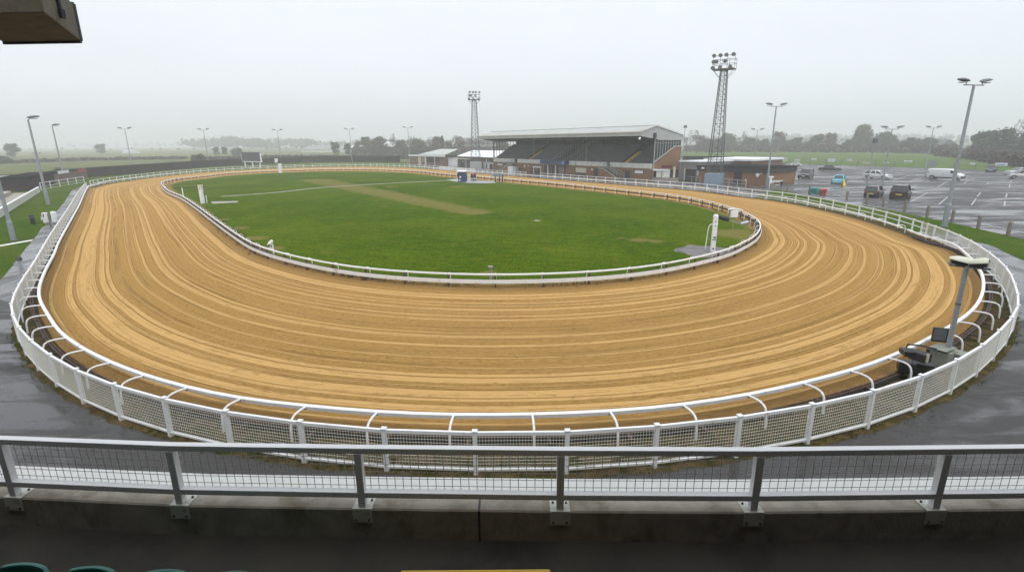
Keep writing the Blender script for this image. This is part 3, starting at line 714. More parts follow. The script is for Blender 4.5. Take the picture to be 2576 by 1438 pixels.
# ------------------------------------------------------------------ grandstand
c3 = lambda X, Y: ((1200+X/3.68)*.936, (220+Y/3.68)*.936)
c4 = lambda X, Y: ((1600+X/5.152)*.936, (320+Y/5.152)*.936)
cF = lambda X, Y: ((1300+X/6.44)*.936, (380+Y/6.44)*.936)      # close view of the stand front
GS = thing('grandstand', FS.o, 'covered grandstand with pale pitched roof, dark terraces of seats and brick base', 'grandstand')
LL = FS.L; D0 = 7.8
zt = FS.hit(1639.6, 412)[1]; zb = FS.hit(1639.6, 424.7)[1]
def w_(mb, name, mat, **k): return mb.build(name, M[mat], GS, world=True, **k)
fm = FS.M()
def fbox(mb, u0, u1, w0, w1, z0, z1, mi=0): return mb.bb((u0, w0, z0), (u1, w1, z1), fm, mi)
def fpx(x0, y0, x1, y1, cv=cF, w=0):
    a, b = FS.hit(*cv(x0, y0), w), FS.hit(*cv(x1, y1), w); return min(a[0], b[0]), max(a[0], b[0]), min(a[1], b[1]), max(a[1], b[1])
o = w_(fbox(MB(), 0, LL, .02, .3, 0, zb), 'front_wall', 'brick'); box_uv(o)
# parapet bands with gaps for the stairs
xs = [(1242, 1294), (1302, 1366), (1366, 1431), (1431, 1527), (1535, 1639.6)]
for i, (a, b) in enumerate(xs):
    ua, ub = FS.hit(a, 405)[0], FS.hit(b, 412)[0]
    ub = max(0, ub); 
    o = w_(fbox(MB(), ub, min(ua, LL), -.06, .22, zb, zt), 'parapet', 'white_dirty')
# stepped terrace
zs, ze, ns = zt-.45, zt+2.75, 10
prof = [(.22, .2), (.22, zs)]
for i in range(ns):
    w1 = .25+(D0-1.0)*(i+1)/ns; z = zs+(ze-zs)*(i)/(ns-1)
    prof += [(prof[-1][0], z), (w1, z)]
prof += [(D0-.35, prof[-1][1]), (D0-.35, .2)]
# drop duplicates
pr = [prof[0]]
for p in prof[1:]:
    if abs(p[0]-pr[-1][0])+abs(p[1]-pr[-1][1]) > 1e-4: pr.append(p)
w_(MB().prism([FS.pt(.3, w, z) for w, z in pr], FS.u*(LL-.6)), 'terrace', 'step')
# seats
def aisle(u):
    for a in AI:
        if abs(u-a[0]) < a[1]: return True
    return False
uy = FS.hit(*cF(2380, 300))[0]; uc = FS.hit(*cF(1330, 290), .3)[0]; ul = FS.hit(*cF(720, 280))[0]
AI = [(uy, .65), (uc, 3.0), (ul, .6)]
seats = []
for r in range(ns):
    w1 = .25+(D0-1.0)*r/ns+.28; z = zs+(ze-zs)*r/(ns-1); u = .6
    while u < LL-.6:
        if not aisle(u+ (w1*.55)*0): seats.append((u, w1, z))
        u += .56
def seat_mb(mb, u, w, z):
    mb.bb((u-.22, w-.05, z+.30), (u+.22, w+.33, z+.36), fm); mb.bb((u-.22, w+.32, z+.34), (u+.22, w+.39, z+.66), fm)
    mb.bb((u-.03, w+.1, z), (u+.03, w+.2, z+.3), fm); return mb
seats.sort(key=lambda s: s[1]*3+s[0]*.4)
for s in seats[:98]: seat_mb(MB(), *s).build('seat', M['seat_dark'], GS, world=True)
mb = MB()
for s in seats[98:]: seat_mb(mb, *s)
tag(mb.build('seats', M['seat_dark'], GS, world=True), kind='stuff')
# yellow aisle treads, central stair rails
for (ua, nm) in ((uy, 'yellow'), (ul, 'yellow')):
    mb = MB()
    for r in range(0, ns-3):
        w1 = .25+(D0-1.0)*r/ns; z = zs+(ze-zs)*r/(ns-1); fbox(mb, ua-.42, ua+.42, w1+.02, w1+.36, z, z+.03); fbox(mb, ua-.42, ua+.42, w1-.012, w1+.02, z-.3, z+.03)
        fbox(mb, ua-.42, ua+.42, w1+.36, w1+.66, z, z+.17)
    w_(mb, 'aisle_tread', nm)
mb = MB()
for du in (-2.6, -1.2, 1.2, 2.6):
    pts = []
    for r in range(ns):
        w1 = .25+(D0-1.0)*r/ns+.2; z = zs+(ze-zs)*r/(ns-1)
        p = FS.pt(uc+du, w1, z); mb.tube([p, p+V((0, 0, .8))], .03, 5); pts.append(p+V((0, 0, .8)))
        if abs(du) < 2: mb.bar(p+V((0, 0, .75)), FS.pt(uc+du*2.1, w1, z+.75), .04, .04)
    mb.tube(pts, .03, 5)
w_(mb, 'stair_rail', 'handrail')
# vomitory wall in the middle
a = fpx(1415, 68, 1745, 148, w=D0-1.2)
w_(fbox(MB(), a[0], a[1], D0-1.2, D0-.9, a[2]-.1, a[3]), 'entrance_lintel', 'fasc')
# back wall and panels
rw, rz = FS.hitu(1717.9, 352.2, -.2); ww, wz = FS.hitu(1611, 342, -.2); kw, kz = FS.hitu(1651.8, 315.3, -.2); _, wz1 = FS.hitu(1611, 330.6, -.2); _, rz1 = FS.hitu(1717.9, 339.5, -.2)
print('STAND', LL, 'zt', zt, zb, 'rear', rw, rz, rz1, 'front', ww, wz, wz1, 'ridge', kw, kz)
DB = min(rw, 9.5)-.15
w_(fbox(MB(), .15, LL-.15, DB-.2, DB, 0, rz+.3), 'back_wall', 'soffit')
mb = MB()
for k in range(9): u = .8+k*(LL-1.6)/8; fbox(mb, u-.1, u+.1, DB-.45, DB-.19, ze, rz+.2)
w_(mb, 'back_column', 'dark')
# roof: two slopes, fascias, gable ends
u0, u1 = -.2, LL+.6
def slab(a, b, th, mat, name, u0=u0, u1=u1):
    pa, pb, pc, pd = FS.pt(u0, *a), FS.pt(u1, *a), FS.pt(u1, *b), FS.pt(u0, *b)
    mb = MB(); o = mb.prism([pa, pb, pc, pd], V((0, 0, -th))).build(name, M[mat], GS, world=True); 
    ul = o.data.uv_layers.new(name='UVMap')
    for lp in o.data.loops:
        co = o.data.vertices[lp.vertex_index].co-FS.o; ul.data[lp.index].uv = (co.dot(FS.u), co.dot(FS.w))
    return o
slab((ww-.12, wz1), (kw, kz), .1, 'roof_rib', 'roof_front'); slab((kw, kz), (rw+.12, rz1), .1, 'roof_rib', 'roof_rear')
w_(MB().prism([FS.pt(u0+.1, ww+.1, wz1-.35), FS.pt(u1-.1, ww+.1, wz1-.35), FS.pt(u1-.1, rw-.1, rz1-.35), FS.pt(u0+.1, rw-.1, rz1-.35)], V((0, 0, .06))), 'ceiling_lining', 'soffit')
w_(MB().bar(FS.pt(u0-.1, kw, kz+.03), FS.pt(u1+.1, kw, kz+.03), .3, .08), 'ridge_cap', 'roof_metal')
def face(u0_, u1_, w0, w1, z0, z1, mat, name, mt=None):
    o = fbox(MB(), u0_, u1_, w0, w1, z0, z1).build(name, M[mat], GS, world=True)
    ul = o.data.uv_layers.new(name='UVMap')
    for lp in o.data.loops:
        co = o.data.vertices[lp.vertex_index].co-FS.o; ul.data[lp.index].uv = (co.dot(FS.u)+co.dot(FS.w), co.z)
    return o
face(u0, u1, ww-.06, ww+.06, wz, wz1-.08, 'fascia_rib', 'front_fascia')
w_(fbox(MB(), u0-.05, u1+.05, ww-.18, ww-.06, wz1-.12, wz1+.02), 'gutter', 'white_dirty')
face(u0, u1, rw-.06, rw+.06, rz, rz1-.1, 'fascia_rib', 'rear_fascia')
for uu, nm in ((u0, 0), (u1, 1)):
    gp = [FS.pt(uu, ww+.07, wz1-.1), FS.pt(uu, kw, kz-.1), FS.pt(uu, rw-.07, rz1-.1), FS.pt(uu, rw-.07, rz), FS.pt(uu, 1.2, rz), FS.pt(uu, ww+.07, wz)]
    MB().prism(gp, FS.u*(.1 if nm == 0 else -.1)).build('gable_panel', M['fasc'], GS, world=True)
    tr = MB(); s = -.07 if nm == 0 else .07
    for a, b in (((ww-.1, wz1), (kw, kz)), ((kw, kz), (rw+.1, rz1))): tr.bar(FS.pt(uu+s, *a), FS.pt(uu+s, *b), .12, .2)
    tr.build('barge_board', M['white_dirty'], GS, world=True)
# speaker under the gable, small lamp at the corner
a = FS.hitu(*c4(818, 232), u0)
w_(fbox(MB(), u0-.25, u0-.02, a[0]-.3, a[0]+.25, a[1]-.5, a[1]+.45), 'gable_vent', 'dark')
sp = FS.pt(u0, ww, wz-.25); w_(MB().tube([sp, sp+V((-.2, -.1, -.25))], [.12, .2], 8), 'floodlight', 'white_clean')
# right gable wall: brick below the slope, glazing above
g = lambda X, Y, u=0.: FS.hitu(*c4(X, Y), u)
s0, s1, s2 = g(815, 600), g(1100, 375), g(1195, 375)
o = MB().prism([FS.pt(.0, 0.32, .0), FS.pt(0, .32, s0[1]), FS.pt(0, s1[0], s1[1]), FS.pt(0, DB, s2[1]), FS.pt(0, DB, 0)], FS.u*.25).build('gable_wall', M['brick'], GS, world=True); box_uv(o)
mb = MB(); e = -.06
mb.bar(FS.pt(e, .1, s0[1]), FS.pt(e, s1[0], s1[1]), .1, .16); mb.bar(FS.pt(e, s1[0], s1[1]), FS.pt(e, DB+.05, s2[1]), .1, .16)
mb.bar(FS.pt(e, DB+.06, 0), FS.pt(e, DB+.06, s2[1]), .1, .14); mb.bar(FS.pt(e, .1, 0), FS.pt(e, .1, rz+.2), .12, .16)
w_(mb, 'wall_coping', 'fasc')
w_(MB().prism([FS.pt(.08, .2, s0[1]), FS.pt(.08, s1[0], s1[1]), FS.pt(.08, DB, s2[1]), FS.pt(.08, DB, rz), FS.pt(.08, .2, rz)], FS.u*.03), 'gable_glazing', 'glass_dark')
mb = MB()
for k in range(11):
    w1 = .25+k*(DB-.25)/10; zl = s0[1]+(s1[1]-s0[1])*min(1, max(0, (w1-.2)/(s1[0]-.2))); mb.bar(FS.pt(.02, w1, zl), FS.pt(.02, w1, rz+.02), .07, .07)
mb.bar(FS.pt(.02, .2, (rz+s1[1])/2+.1), FS.pt(.02, DB, (rz+s1[1])/2+.1), .06, .06)
w_(mb, 'glazing_bar', 'fasc')
# left end glazing frame seen through the stand
mb = MB(); e = LL-.1
for k in range(9):
    w1 = .1+k*(DB-.3)/8; zl = zt+(ze-zt+.3)*min(1, w1/(DB-1)); mb.bar(FS.pt(e, w1, zl), FS.pt(e, w1, rz+.1), .12 if k else .3, .08)
mb.bar(FS.pt(e, .1, (rz+zt)/2+.8), FS.pt(e, DB, (rz+zt)/2+.8), .05, .05); w_(mb, 'end_frame', 'dark')
w_(MB().prism([FS.pt(LL-.25, .3, .0), FS.pt(LL-.25, .3, zt), FS.pt(LL-.25, DB-1, ze+.4), FS.pt(LL-.25, DB, ze+.4), FS.pt(LL-.25, DB, 0)], FS.u*.2), 'end_wall', 'brick_dark')
# roof posts along the front
for X in (868, 1775):
    uu = FS.hit(*cF(X, 250), .1)[0]; w_(MB().tube([FS.pt(uu, .1, zb), FS.pt(uu, .1, wz1-.4)], .07, 8), 'roof_post', 'galv')
# front features
def feat(name, mat, x0, y0, x1, y1, w0=-.05, w1=.05, cv=cF, zmin=None, par=None):
    a = fpx(x0, y0, x1, y1, cv); z0 = a[2] if zmin is None else zmin
    o = fbox(MB(), a[0], a[1], w0, w1, z0, a[3]).build(name, M[mat], par or GS, world=True); return o
feat('canopy_sign', 'blue', 1030, 320, 1480, 400, -.9, -.06)
a = fpx(1405, 348, 1465, 392); um, zm = (a[0]+a[1])/2, (a[2]+a[3])/2
w_(MB().disc(FS.pt(um, -.93, zm), FS.w, .42, .06), 'sign_emblem', 'lblue')
feat('canopy_edge', 'white_dirty', 1030, 400, 1395, 416, -.95, .0)
feat('doorway', 'dark', 1052, 412, 1112, 545, zmin=0); feat('doorway', 'dark', 1185, 418, 1283, 555, zmin=0); feat('doorway', 'brick_dark', 1302, 420, 1395, 560, zmin=0, w0=-.03)
for X in (1160, 1293): feat('canopy_post', 'white_dirty', X-7, 410, X+7, 555, -.8, -.7, zmin=0)
feat('downpipe', 'dark', 1398, 400, 1416, 565, -.12, -.02, zmin=0)
dr = feat('door', 'maroon', 810, 455, 870, 590, zmin=0, w0=-.04); dr = feat('door', 'glass_dark', 895, 455, 975, 600, zmin=0, w0=-.08)
mb = MB(); a = fpx(865, 425, 998, 600)
for (q0, q1, q2, q3) in ((a[0], a[0]+.22, 0, a[3]), (a[1]-.22, a[1], 0, a[3]), (a[0]-.2, a[1]+.15, a[3]-.35, a[3])): fbox(mb, q0, q1, -.16, -.06, q2, q3)
w_(mb, 'door_frame', 'white_dirty'); feat('poster', 'red', 918, 468, 940, 500, -.1, -.085)
feat('shutter', 'cream', 1600, 455, 1775, 545, -.07, -.0); feat('sill', 'dark', 1600, 545, 1775, 575, -.16, -.0)
feat('notice', 'red', 1858, 500, 1895, 555, -.06); feat('notice', 'white_clean', 1862, 476, 1892, 500, -.06)
feat('notice', 'white_clean', 698, 410, 718, 448, -.06); feat('notice', 'white_clean', 768, 412, 782, 436, -.06)
feat('window', 'white_clean', 245, 385, 318, 418, -.07); feat('doorway', 'dark', 336, 388, 360, 470, -.04, zmin=0)
feat('side_door', 'door_blue', 2453, 500, 2522, 640, -.06, zmin=0)
feat('doorway', 'dark', 1905, 470, 2000, 600, -.03, zmin=0)
a = fpx(1865, 875, 1943, 907, c3); 
o = feat('window', 'white_clean', 1865, 875, 1943, 907, -.06, .0, c3); feat('frame', 'dark', 1861, 871, 1947, 911, -.045, .0, c3, par=None)
feat('cabinet', 'white_clean', 555, 425, 640, 520, -2.2, -1.2, zmin=0); feat('cabinet', 'fasc', 642, 432, 688, 520, -2.1, -1.3, zmin=0)
# outside stairs down from the terrace to the forecourt
def stair(uT, uB, zT, wd=1.2, name='outside_stair', brickbase=True):
    n = 11; s = 1 if uB > uT else -1
    r = MB(); st = (uB-uT)/n
    base = [FS.pt(uT-s*1.3, -.1, 0), FS.pt(uT-s*1.3, -.1, zT), FS.pt(uT, -.1, zT)]
    for i in range(n): base += [FS.pt(uT+st*i, -.1, zT*(1-(i+1)/n)), FS.pt(uT+st*(i+1), -.1, zT*(1-(i+1)/n))]
    # clean up flat end
    base = base[:-1]
    o = r.prism(base, -FS.w*wd).build(name, M['brick'], GS, world=True); box_uv(o)
    hb_ = MB()
    for w in (-.16, -wd-.04):
        tp = [FS.pt(uT-s*1.3, w, zT+.9), FS.pt(uT, w, zT+.9), FS.pt(uB, w, .9)]
        hb_.tube(tp, .035, 6); hb_.tube([p-V((0, 0, .4)) for p in tp], .025, 6)
        for f in range(6): p = FS.pt(uT+(uB-uT)*f/5, w, zT*(1-f/5)); hb_.tube([p, p+V((0, 0, .9))], .028, 6)
        p = FS.pt(uT-s*1.3, w, zT); hb_.tube([p, p+V((0, 0, .9))], .03, 6)
    hb_.build('handrail', M['handrail'], o, world=False)
    st_ = MB().bar(FS.pt(uT, -wd-.13, zT), FS.pt(uB, -wd-.13, 0), .05, .14); st_.bar(FS.pt(uT-s*1.3, -wd-.13, zT), FS.pt(uT, -wd-.13, zT), .05, .14)
    st_.build('stringer', M['handrail'], o, world=False)
ua = FS.hit(*cF(2120, 445), -.6)[0]; ub = FS.hit(*cF(2400, 620), -.6)[0]; stair(ua, ub, zb-.25)
ua = FS.hit(*cF(465, 370), -.6)[0]; ub = FS.hit(*cF(320, 490), -.6)[0]; stair(ua, ub, zb-.35)
# ------------------------------------------------------------------ generic box buildings
def px_build(name, label, cat, xl, yl, xr, yr, ytop, depth, wall, roof, cv, roofh=.25, over=.25, group=None):
    """front wall from ground point left to right; height from the top pixel at the right corner"""
    a, b = P(*cv(xl, yl)), P(*cv(xr, yr)); f = Fr(a, b, True)
    if f.w.dot(a+b) < 0: f = Fr(a, b, False)
    h = f.hit(*cv(xr, ytop))[1]; r = thing(name, f.o, label, cat, group)
    o = MB().bb((0, 0, 0), (f.L, depth, h), f.M()).build('wall', M[wall], r, world=True)
    if wall.startswith('brick'): box_uv(o)
    MB().bb((-over, -over, h+.002), (f.L+over, depth+over, h+roofh), f.M()).build('roof', M[roof], r, world=True)
    def ft(nm, mat, x0, y0, x1, y1, w0=-.05, w1=.03, ground=False, par=None):
        p, q = f.hit(*cv(x0, y0)), f.hit(*cv(x1, y1)); z0 = 0 if ground else min(p[1], q[1])
        return MB().bb((min(p[0], q[0]), w0, z0), (max(p[0], q[0]), w1, max(p[1], q[1])), f.M()).build(nm, M[mat], par or r, world=True)
    return r, f, h, ft
# long brick building right of the stand
r, f, h, ft = px_build('brick_building', 'low brick building with dark fascia and black door beside the car park', 'building', 1405, 868, 2345, 925, 690, 9, 'brick', 'soffit', c4, .18, .2)
MB().bb((-.1, -.14, h-.62), (f.L+.15, -.02, h), f.M()).build('fascia', M['dark'], r, world=True)
MB().bb((f.L+.02, -.1, h-.62), (f.L+.15, 9, h), f.M()).build('fascia', M['dark'], r, world=True)
ft('door', 'black', 1925, 730, 2018, 890, -.06, ground=True)
a = f.hit(*c4(2250, 770)); q = [f.pt(a[0], -.04, a[1]+.42), f.pt(a[0]+.36, -.04, a[1]), f.pt(a[0], -.04, a[1]-.42), f.pt(a[0]-.36, -.04, a[1])]
MB().prism(q, -f.w*.04).build('diamond_sign', M['white_clean'], r, world=True)
a = f.hit(*c4(1425, 745)); mb = MB()
for k in range(10):
    t0, t1 = 2*pi*k/10, 2*pi*(k+1)/10; mb.bar(f.pt(a[0]+.16*cos(t0), -.06, a[1]+.42*sin(t0)), f.pt(a[0]+.16*cos(t1), -.06, a[1]+.42*sin(t1)), .05)
mb.bar(f.pt(a[0]-.14, -.06, a[1]-.3), f.pt(a[0]+.14, -.06, a[1]+.3), .05); mb.build('wall_emblem', M['white_clean'], r, world=True)
ft('notice', 'white_clean', 1478, 665, 1515, 690, -.18, -.14)
for X, Y in ((1920, 628), (2085, 840), (2300, 755), (2435, 745)):
    p = f.hit(*c4(X, Y)); MB().disc(f.pt(min(p[0], f.L-.2), -.08, min(p[1], h-.2)), f.w, .09, .1, 8).build('wall_lamp', M['white_clean'], r, world=True)
FB = f
# grey rendered link with garage door
r, f, h, ft = px_build('link_building', 'grey rendered flat roofed building between the grandstand and the brick building', 'building', 1165, 850, 1412, 868, 600, 8, 'grey_wall', 'roof_white', c4, .22, .25)
ft('garage_door', 'dark', 1245, 690, 1388, 805, -.06, ground=True); ft('door_frame', 'cream', 1236, 680, 1246, 805, -.09, ground=True)
# porch clutter beside the gable
r2 = thing('porch', P(*c4(960, 860)), 'small white framed porch against the brick gable of the grandstand', 'porch')
A1 = Fr(P(*c4(810, 868)), P(*c4(1150, 868)), True)
if A1.w.y < 0: A1 = Fr(P(*c4(810, 868)), P(*c4(1150, 868)), False)
def ab(nm, mat, x0, y0, x1, y1, w0, w1, ground=False):
    p, q = A1.hit(*c4(x0, y0)), A1.hit(*c4(x1, y1)); z0 = 0 if ground else min(p[1], q[1])
    MB().bb((min(p[0], q[0]), w0, z0), (max(p[0], q[0]), w1, max(p[1], q[1])), A1.M()).build(nm, M[mat], r2, world=True)
ab('side_wall', 'white_dirty', 850, 715, 915, 805, .1, .2); ab('front_panel', 'white_dirty', 932, 700, 1028, 810, .0, .12); ab('roof', 'white_clean', 805, 700, 1028, 714, -.1, 1.6)
ab('door', 'dark', 1032, 700, 1085, 812, .2, .3); ab('door', 'black', 1105, 700, 1145, 815, .2, .3); ab('post', 'cream', 1086, 660, 1104, 815, .1, .2); ab('low_wall', 'brick_dark', 805, 812, 1150, 868, -.1, .1)
ab('awning', 'maroon', 925, 640, 1060, 680, -.1, .5)
# rear block with curved white roof
r, f, h, ft = px_build('rear_block', 'brick block with rounded white roof edge behind the brick building', 'building', 1500, 800, 2140, 830, 583, 12, 'brick_dark', 'roof_white', c4, .35, .2)
# dark brown far wall
r, f, h, ft = px_build('far_wall', 'long dark brown wall behind the low buildings at the edge of the field', 'wall', 1195, 640, 2560, 668, 528, .3, 'dark_wall', 'soffit', c4, .06, .03)
# grey-brown brick return wall at right of building
# left of the stand
c1 = lambda X, Y: (1080+X/7.576, 370+Y/7.576)
cL = lambda X, Y: ((1080+X/7.576)*.936, (370+Y/7.576)*.936)
r, f, h, ft = px_build('pavilion', 'low pavilion with a bright white pitched roof left of the grandstand', 'building', 1140, 585, 1870, 640, 420, 14, 'brick_dark', 'soffit', cL, .12, .3)
a, b = f.hit(*cL(1440, 262), 7), f.hit(*cL(1880, 265), 7)
zr = max(h+1.2, a[1]); rd = [f.pt(.4, -.4, h+.13), f.pt(f.L+6, -.4, h+.13), f.pt(f.L+6, 7, zr), f.pt(a[0], 7, zr)]
MB().prism(rd, V((0, 0, .1))).build('roof_slope', M['roof_white'], r, world=True)
MB().prism([f.pt(a[0], 7, zr), f.pt(f.L+6, 7, zr), f.pt(f.L+6, 14.4, h+.13), f.pt(.4, 14.4, h+.13)], V((0, 0, .1))).build('roof_slope', M['roof_white'], r, world=True)
MB().prism([f.pt(.4, -.4, h+.13), f.pt(a[0], 7, zr), f.pt(.4, 14.4, h+.13)], V((0, 0, .1))).build('roof_hip', M['roof_white'], r, world=True)
ft('doorway', 'dark', 1200, 450, 1290, 560, ground=True); ft('window', 'cream', 1232, 470, 1256, 505, -.07); ft('pillar', 'fasc', 1296, 440, 1316, 575, -.3, -.1, ground=True); ft('pillar', 'white_dirty', 1322, 440, 1334, 575, -.3, -.1, ground=True)
ft('canopy', 'white_dirty', 1135, 420, 1425, 442, -1.2, 0); ft('window', 'white_dirty', 1710, 430, 1728, 490); ft('window', 'dark', 1820, 440, 1850, 500)
r, f, h, ft = px_build('shed', 'long low shed with white fascia, cream columns and dark red panels by the far bend', 'building', 165, 545, 880, 575, 388, 9, 'brick_dark', 'soffit', cL, .1, .1)
zf = h; MB().bb((-.2, -.3, h-.05), (f.L+.3, -.05, h+.42), f.M()).build('fascia', M['white_clean'], r, world=True)
a = f.hit(*cL(560, 312), 4.5); MB().prism([f.pt(f.L*.3, -.3, h+.43), f.pt(f.L+.3, -.3, h+.43), f.pt(f.L+.3, 5, h+2.0), f.pt(f.L*.52, 5, h+2.0)], V((0, 0, .1))).build('roof_slope', M['roof_metal'], r, world=True)
for x0, x1, m in ((345, 370, 'yellow'), (374, 398, 'cream'), (476, 505, 'cream'), (665, 685, 'fasc')): ft('pillar', 'cream' if m == 'yellow' else m, x0, 390, x1, 520, -.25, -.06, ground=True)
for x0, x1, m in ((170, 335, 'brick'), (510, 660, 'dark_wall'), (690, 770, 'maroon'), (400, 470, 'brick_dark')): ft('panel', m, x0, 392, x1, 500, -.04, ground=False)
r, f, h, ft = px_build('white_store', 'plain white boarded store between the shed and the pavilion', 'building', 778, 565, 1135, 580, 430, 4, 'white_clean', 'roof_metal', cL, .1, .1)
mb = MB(); p = f.hit(*cL(912, 480)); 
mb.disc(f.pt(p[0], -.05, p[1]), f.w, .16, .03, 8); q = f.hit(*cL(918, 545)); mb.bar(f.pt(p[0], -.05, p[1]), f.pt(q[0], -.05, q[1]+.1), .14, .03); mb.bar(f.pt(p[0], -.05, p[1]-.5), f.pt(p[0]-.3, -.05, p[1]-.9), .08, .03); mb.bar(f.pt(p[0], -.05, p[1]-.4), f.pt(p[0]+.25, -.05, p[1]-.9), .07, .03)
mb.build('wall_figure_mark', M['dark'], r, world=True)
r, f, h, ft = px_build('white_kiosk', 'small white kiosk with an arched black opening at the left end of the grandstand', 'kiosk', 1655, 625, 1858, 640, 512, 3, 'white_dirty', 'roof_metal', cL, .1, .1)
ft('doorway', 'black', 1722, 525, 1738, 600, ground=True); ft('shutter', 'black', 1790, 535, 1850, 640, ground=True)
# ------------------------------------------------------------------ perimeter wall
wtop = [(218.7,423),(335,419.5),(437,412),(526,405.5),(609,399.6),(700,397.5),(816,393.5),(930,392),(1032,392)]
wr = thing('perimeter_wall', wb[0], 'long dark timber wall curving behind the far bend', 'wall')
wp = resamp(spl(wb, 6), step=6.0); hs = [zat(b, x, y) for b, (x, y) in zip(wb, wtop)]; print('wall h', [round(x, 1) for x in hs])
hw = sorted(hs)[len(hs)//2]
MB().sweep(wp, [(-.1, 0), (.1, 0), (.1, hw), (-.1, hw)]).build('boarding', M['dark_wall'], wr, world=True)
mb = MB()
for p in wp: mb.bb((p.x-.12, p.y-.25, 0), (p.x+.12, p.y+.05, hw+.03))
mb.build('wall_post', M['dark_wall'], wr, world=True)
MB().sweep(wp, [(-.2, hw+.04), (.2, hw+.04), (.2, hw+.16), (-.2, hw+.16)]).build('coping', M['dark'], wr, world=True)
cB = lambda X, Y: ((X/2.996)*.936, (280+Y/2.996)*.936)
cH = lambda X, Y: ((X/4.494)*.936, (400+Y/4.494)*.936)
r, f, h, ft = px_build('brick_shed', 'reddish brown brick shed at the corner of the perimeter wall', 'building', 448, 640, 712, 590, 520, 3, 'brick_dark', 'soffit', cB, .15, .1)
ft('roof_lamp', 'red', 612, 528, 684, 541, -.25, -.12); ft('roof_lamp', 'white_clean', 456, 540, 545, 552, -.25, -.12)
r, f, h, ft = px_build('dark_shed', 'black timber shed behind the white railings at left', 'building', 245, 700, 448, 640, 550, 3, 'dark_wall', 'soffit', cB, .25, .3)
r, f, h, ft = px_build('dark_block', 'long dark changing block with two white doors behind the grass terrace', 'building', -60, 690, 330, 672, 572, 3.5, 'dark_wall', 'soffit', cB, .12, .2)
MB().bb((-.3, -.35, h-.1), (f.L+.3, -.22, h+.14), f.M()).build('white_edge', M['white_dirty'], r, world=True)
for x0, x1, y0 in ((80, 128, 600), (262, 305, 585)): ft('door', 'white_dirty', x0, y0, x1, 668, -.08, ground=True)
# white boundary wall and terraces on the left
a, b = P(*cH(-330, 1050)), P(*cH(487, 520)); f = Fr(a, b, True)
if f.w.x > 0: f = Fr(a, b, False)
hz = f.hit(*cH(465, 470))[1]; hz = max(.7, min(2, hz))
wl = thing('white_wall', f.o, 'white boarded wall in front of the mossy concrete terrace at left', 'wall')
MB().bb((0, 0, 0), (f.L, .15, hz), f.M()).build('boarding', M['white_dirty'], wl, world=True); MB().bb((0, -.05, hz+.002), (f.L+.05, .2, hz+.07), f.M()).build('coping', M['white'], wl, world=True)
tz = thing('terrace_steps', f.pt(5, 3, 0), 'mossy concrete terrace steps behind the white wall', 'terrace')
for k in range(5):
    MB().bb((2, .6+k*1.5, 0), (f.L-7-k*1.6, .6+(k+1)*1.5, .42*(k+1)), f.M()).build('step', M['conc'], tz, world=True)
MB().bb((-6, 8.2, 0), (f.L-15, 12, 2.25), f.M()).build('bank', M['lawn'], tz, world=True)
# ------------------------------------------------------------------ lamp posts
def lamp_post(px, top, label, kind='double', r0=.11, yaw=0., group='lamp posts around the track', hs=1.):
    b = P(*px); h = zat(b, *top); t = thing('lamp_post', b, label, 'lamp post', group, yaw)
    MB().tube([(0, 0, 0), (0, 0, h*.16)], [r0*1.35, r0*1.3], 10).tube([(0, 0, h*.16), (0, 0, h*.175)], [r0*1.3, r0], 10).tube([(0, 0, h*.175), (0, 0, h-.25)], [r0, r0*.62], 10).build('pole', M['galv'], t, smooth='auto')
    MB().tube([(0, 0, -.02), (0, 0, .05)], r0*2.0, 10).build('base_collar', M['galv_dark'], t)
    def head(x, s, parent=t, tilt=.12):
        # flattened cobra head shell
        mb = MB(); n = 10; prof = [(0, .06), (.10, .13), (.30, .19), (.55, .18), (.78, .10), (.86, .03)]; vs = []
        for (a, w) in prof:
            for k in range(n):
                th = 2*pi*k/n; z = sin(th)*w*(.62 if sin(th) > 0 else .30); vs.append(V((s*(x+a*hs), cos(th)*w*hs*1.1, h-.02+z*hs+a*tilt*hs)))
        fs = [(i*n+k, i*n+(k+1) % n, (i+1)*n+(k+1) % n, (i+1)*n+k) for i in range(len(prof)-1) for k in range(n)]+[tuple(range(n)), tuple(range(len(prof)*n-1, (len(prof)-1)*n-1, -1))]
        mb.add(vs, fs); hd = mb.build('lamp_head', M['galv_dark'], parent, smooth='auto')
        MB().bb((s*(x+.25*hs), -.13*hs, h-.105*hs), (s*(x+.62*hs), .13*hs, h-.05*hs)).build('lamp_glass', M['lamp_glass'], hd)
    if kind == 'double':
        MB().bar((-.75*hs, 0, h-.27), (.75*hs, 0, h-.27), .07, .06).bar((-.6*hs, 0, h-.27), (-.6*hs, 0, h-.02), .04).bar((.6*hs, 0, h-.27), (.6*hs, 0, h-.02), .04).build('cross_arm', M['galv_dark'], t)
        head(.42*hs, 1); head(.42*hs, -1)
    elif kind == 'single':
        MB().bar((0, 0, h-.27), (.3, 0, h-.03), .06).build('arm', M['galv_dark'], t); head(-.05, 1)
    else:
        MB().bb((-.35, -.3, h-.55), (.35, .05, h), None).build('floodlight', M['galv_dark'], t)
        MB().bar((-.5, 0, h-.6), (.5, 0, h-.6), .07).build('cross_arm', M['galv_dark'], t)
    return t, b, h
def lp(px, top, lab, kind='double', yaw=0., **k): return lamp_post(px, top, lab, kind, yaw=radians(yaw), **k)
lp((122,515), (70,296), 'tall single headed lamp post on the left lawn nearest the black bin', 'single', 10, r0=.14, hs=1.5)
lp((163,455), (137,315), 'single headed lamp post by the white railings near the far left corner', 'single', 10, r0=.15, hs=1.7)
lp((35,605), (-22,300), 'lamp post at the left edge with its head out of the picture', 'single', 10, r0=.125)
lp((335,433), (316,322), 'twin headed lamp post on the far left bend beside the round bush', hs=1.45, yaw=4)
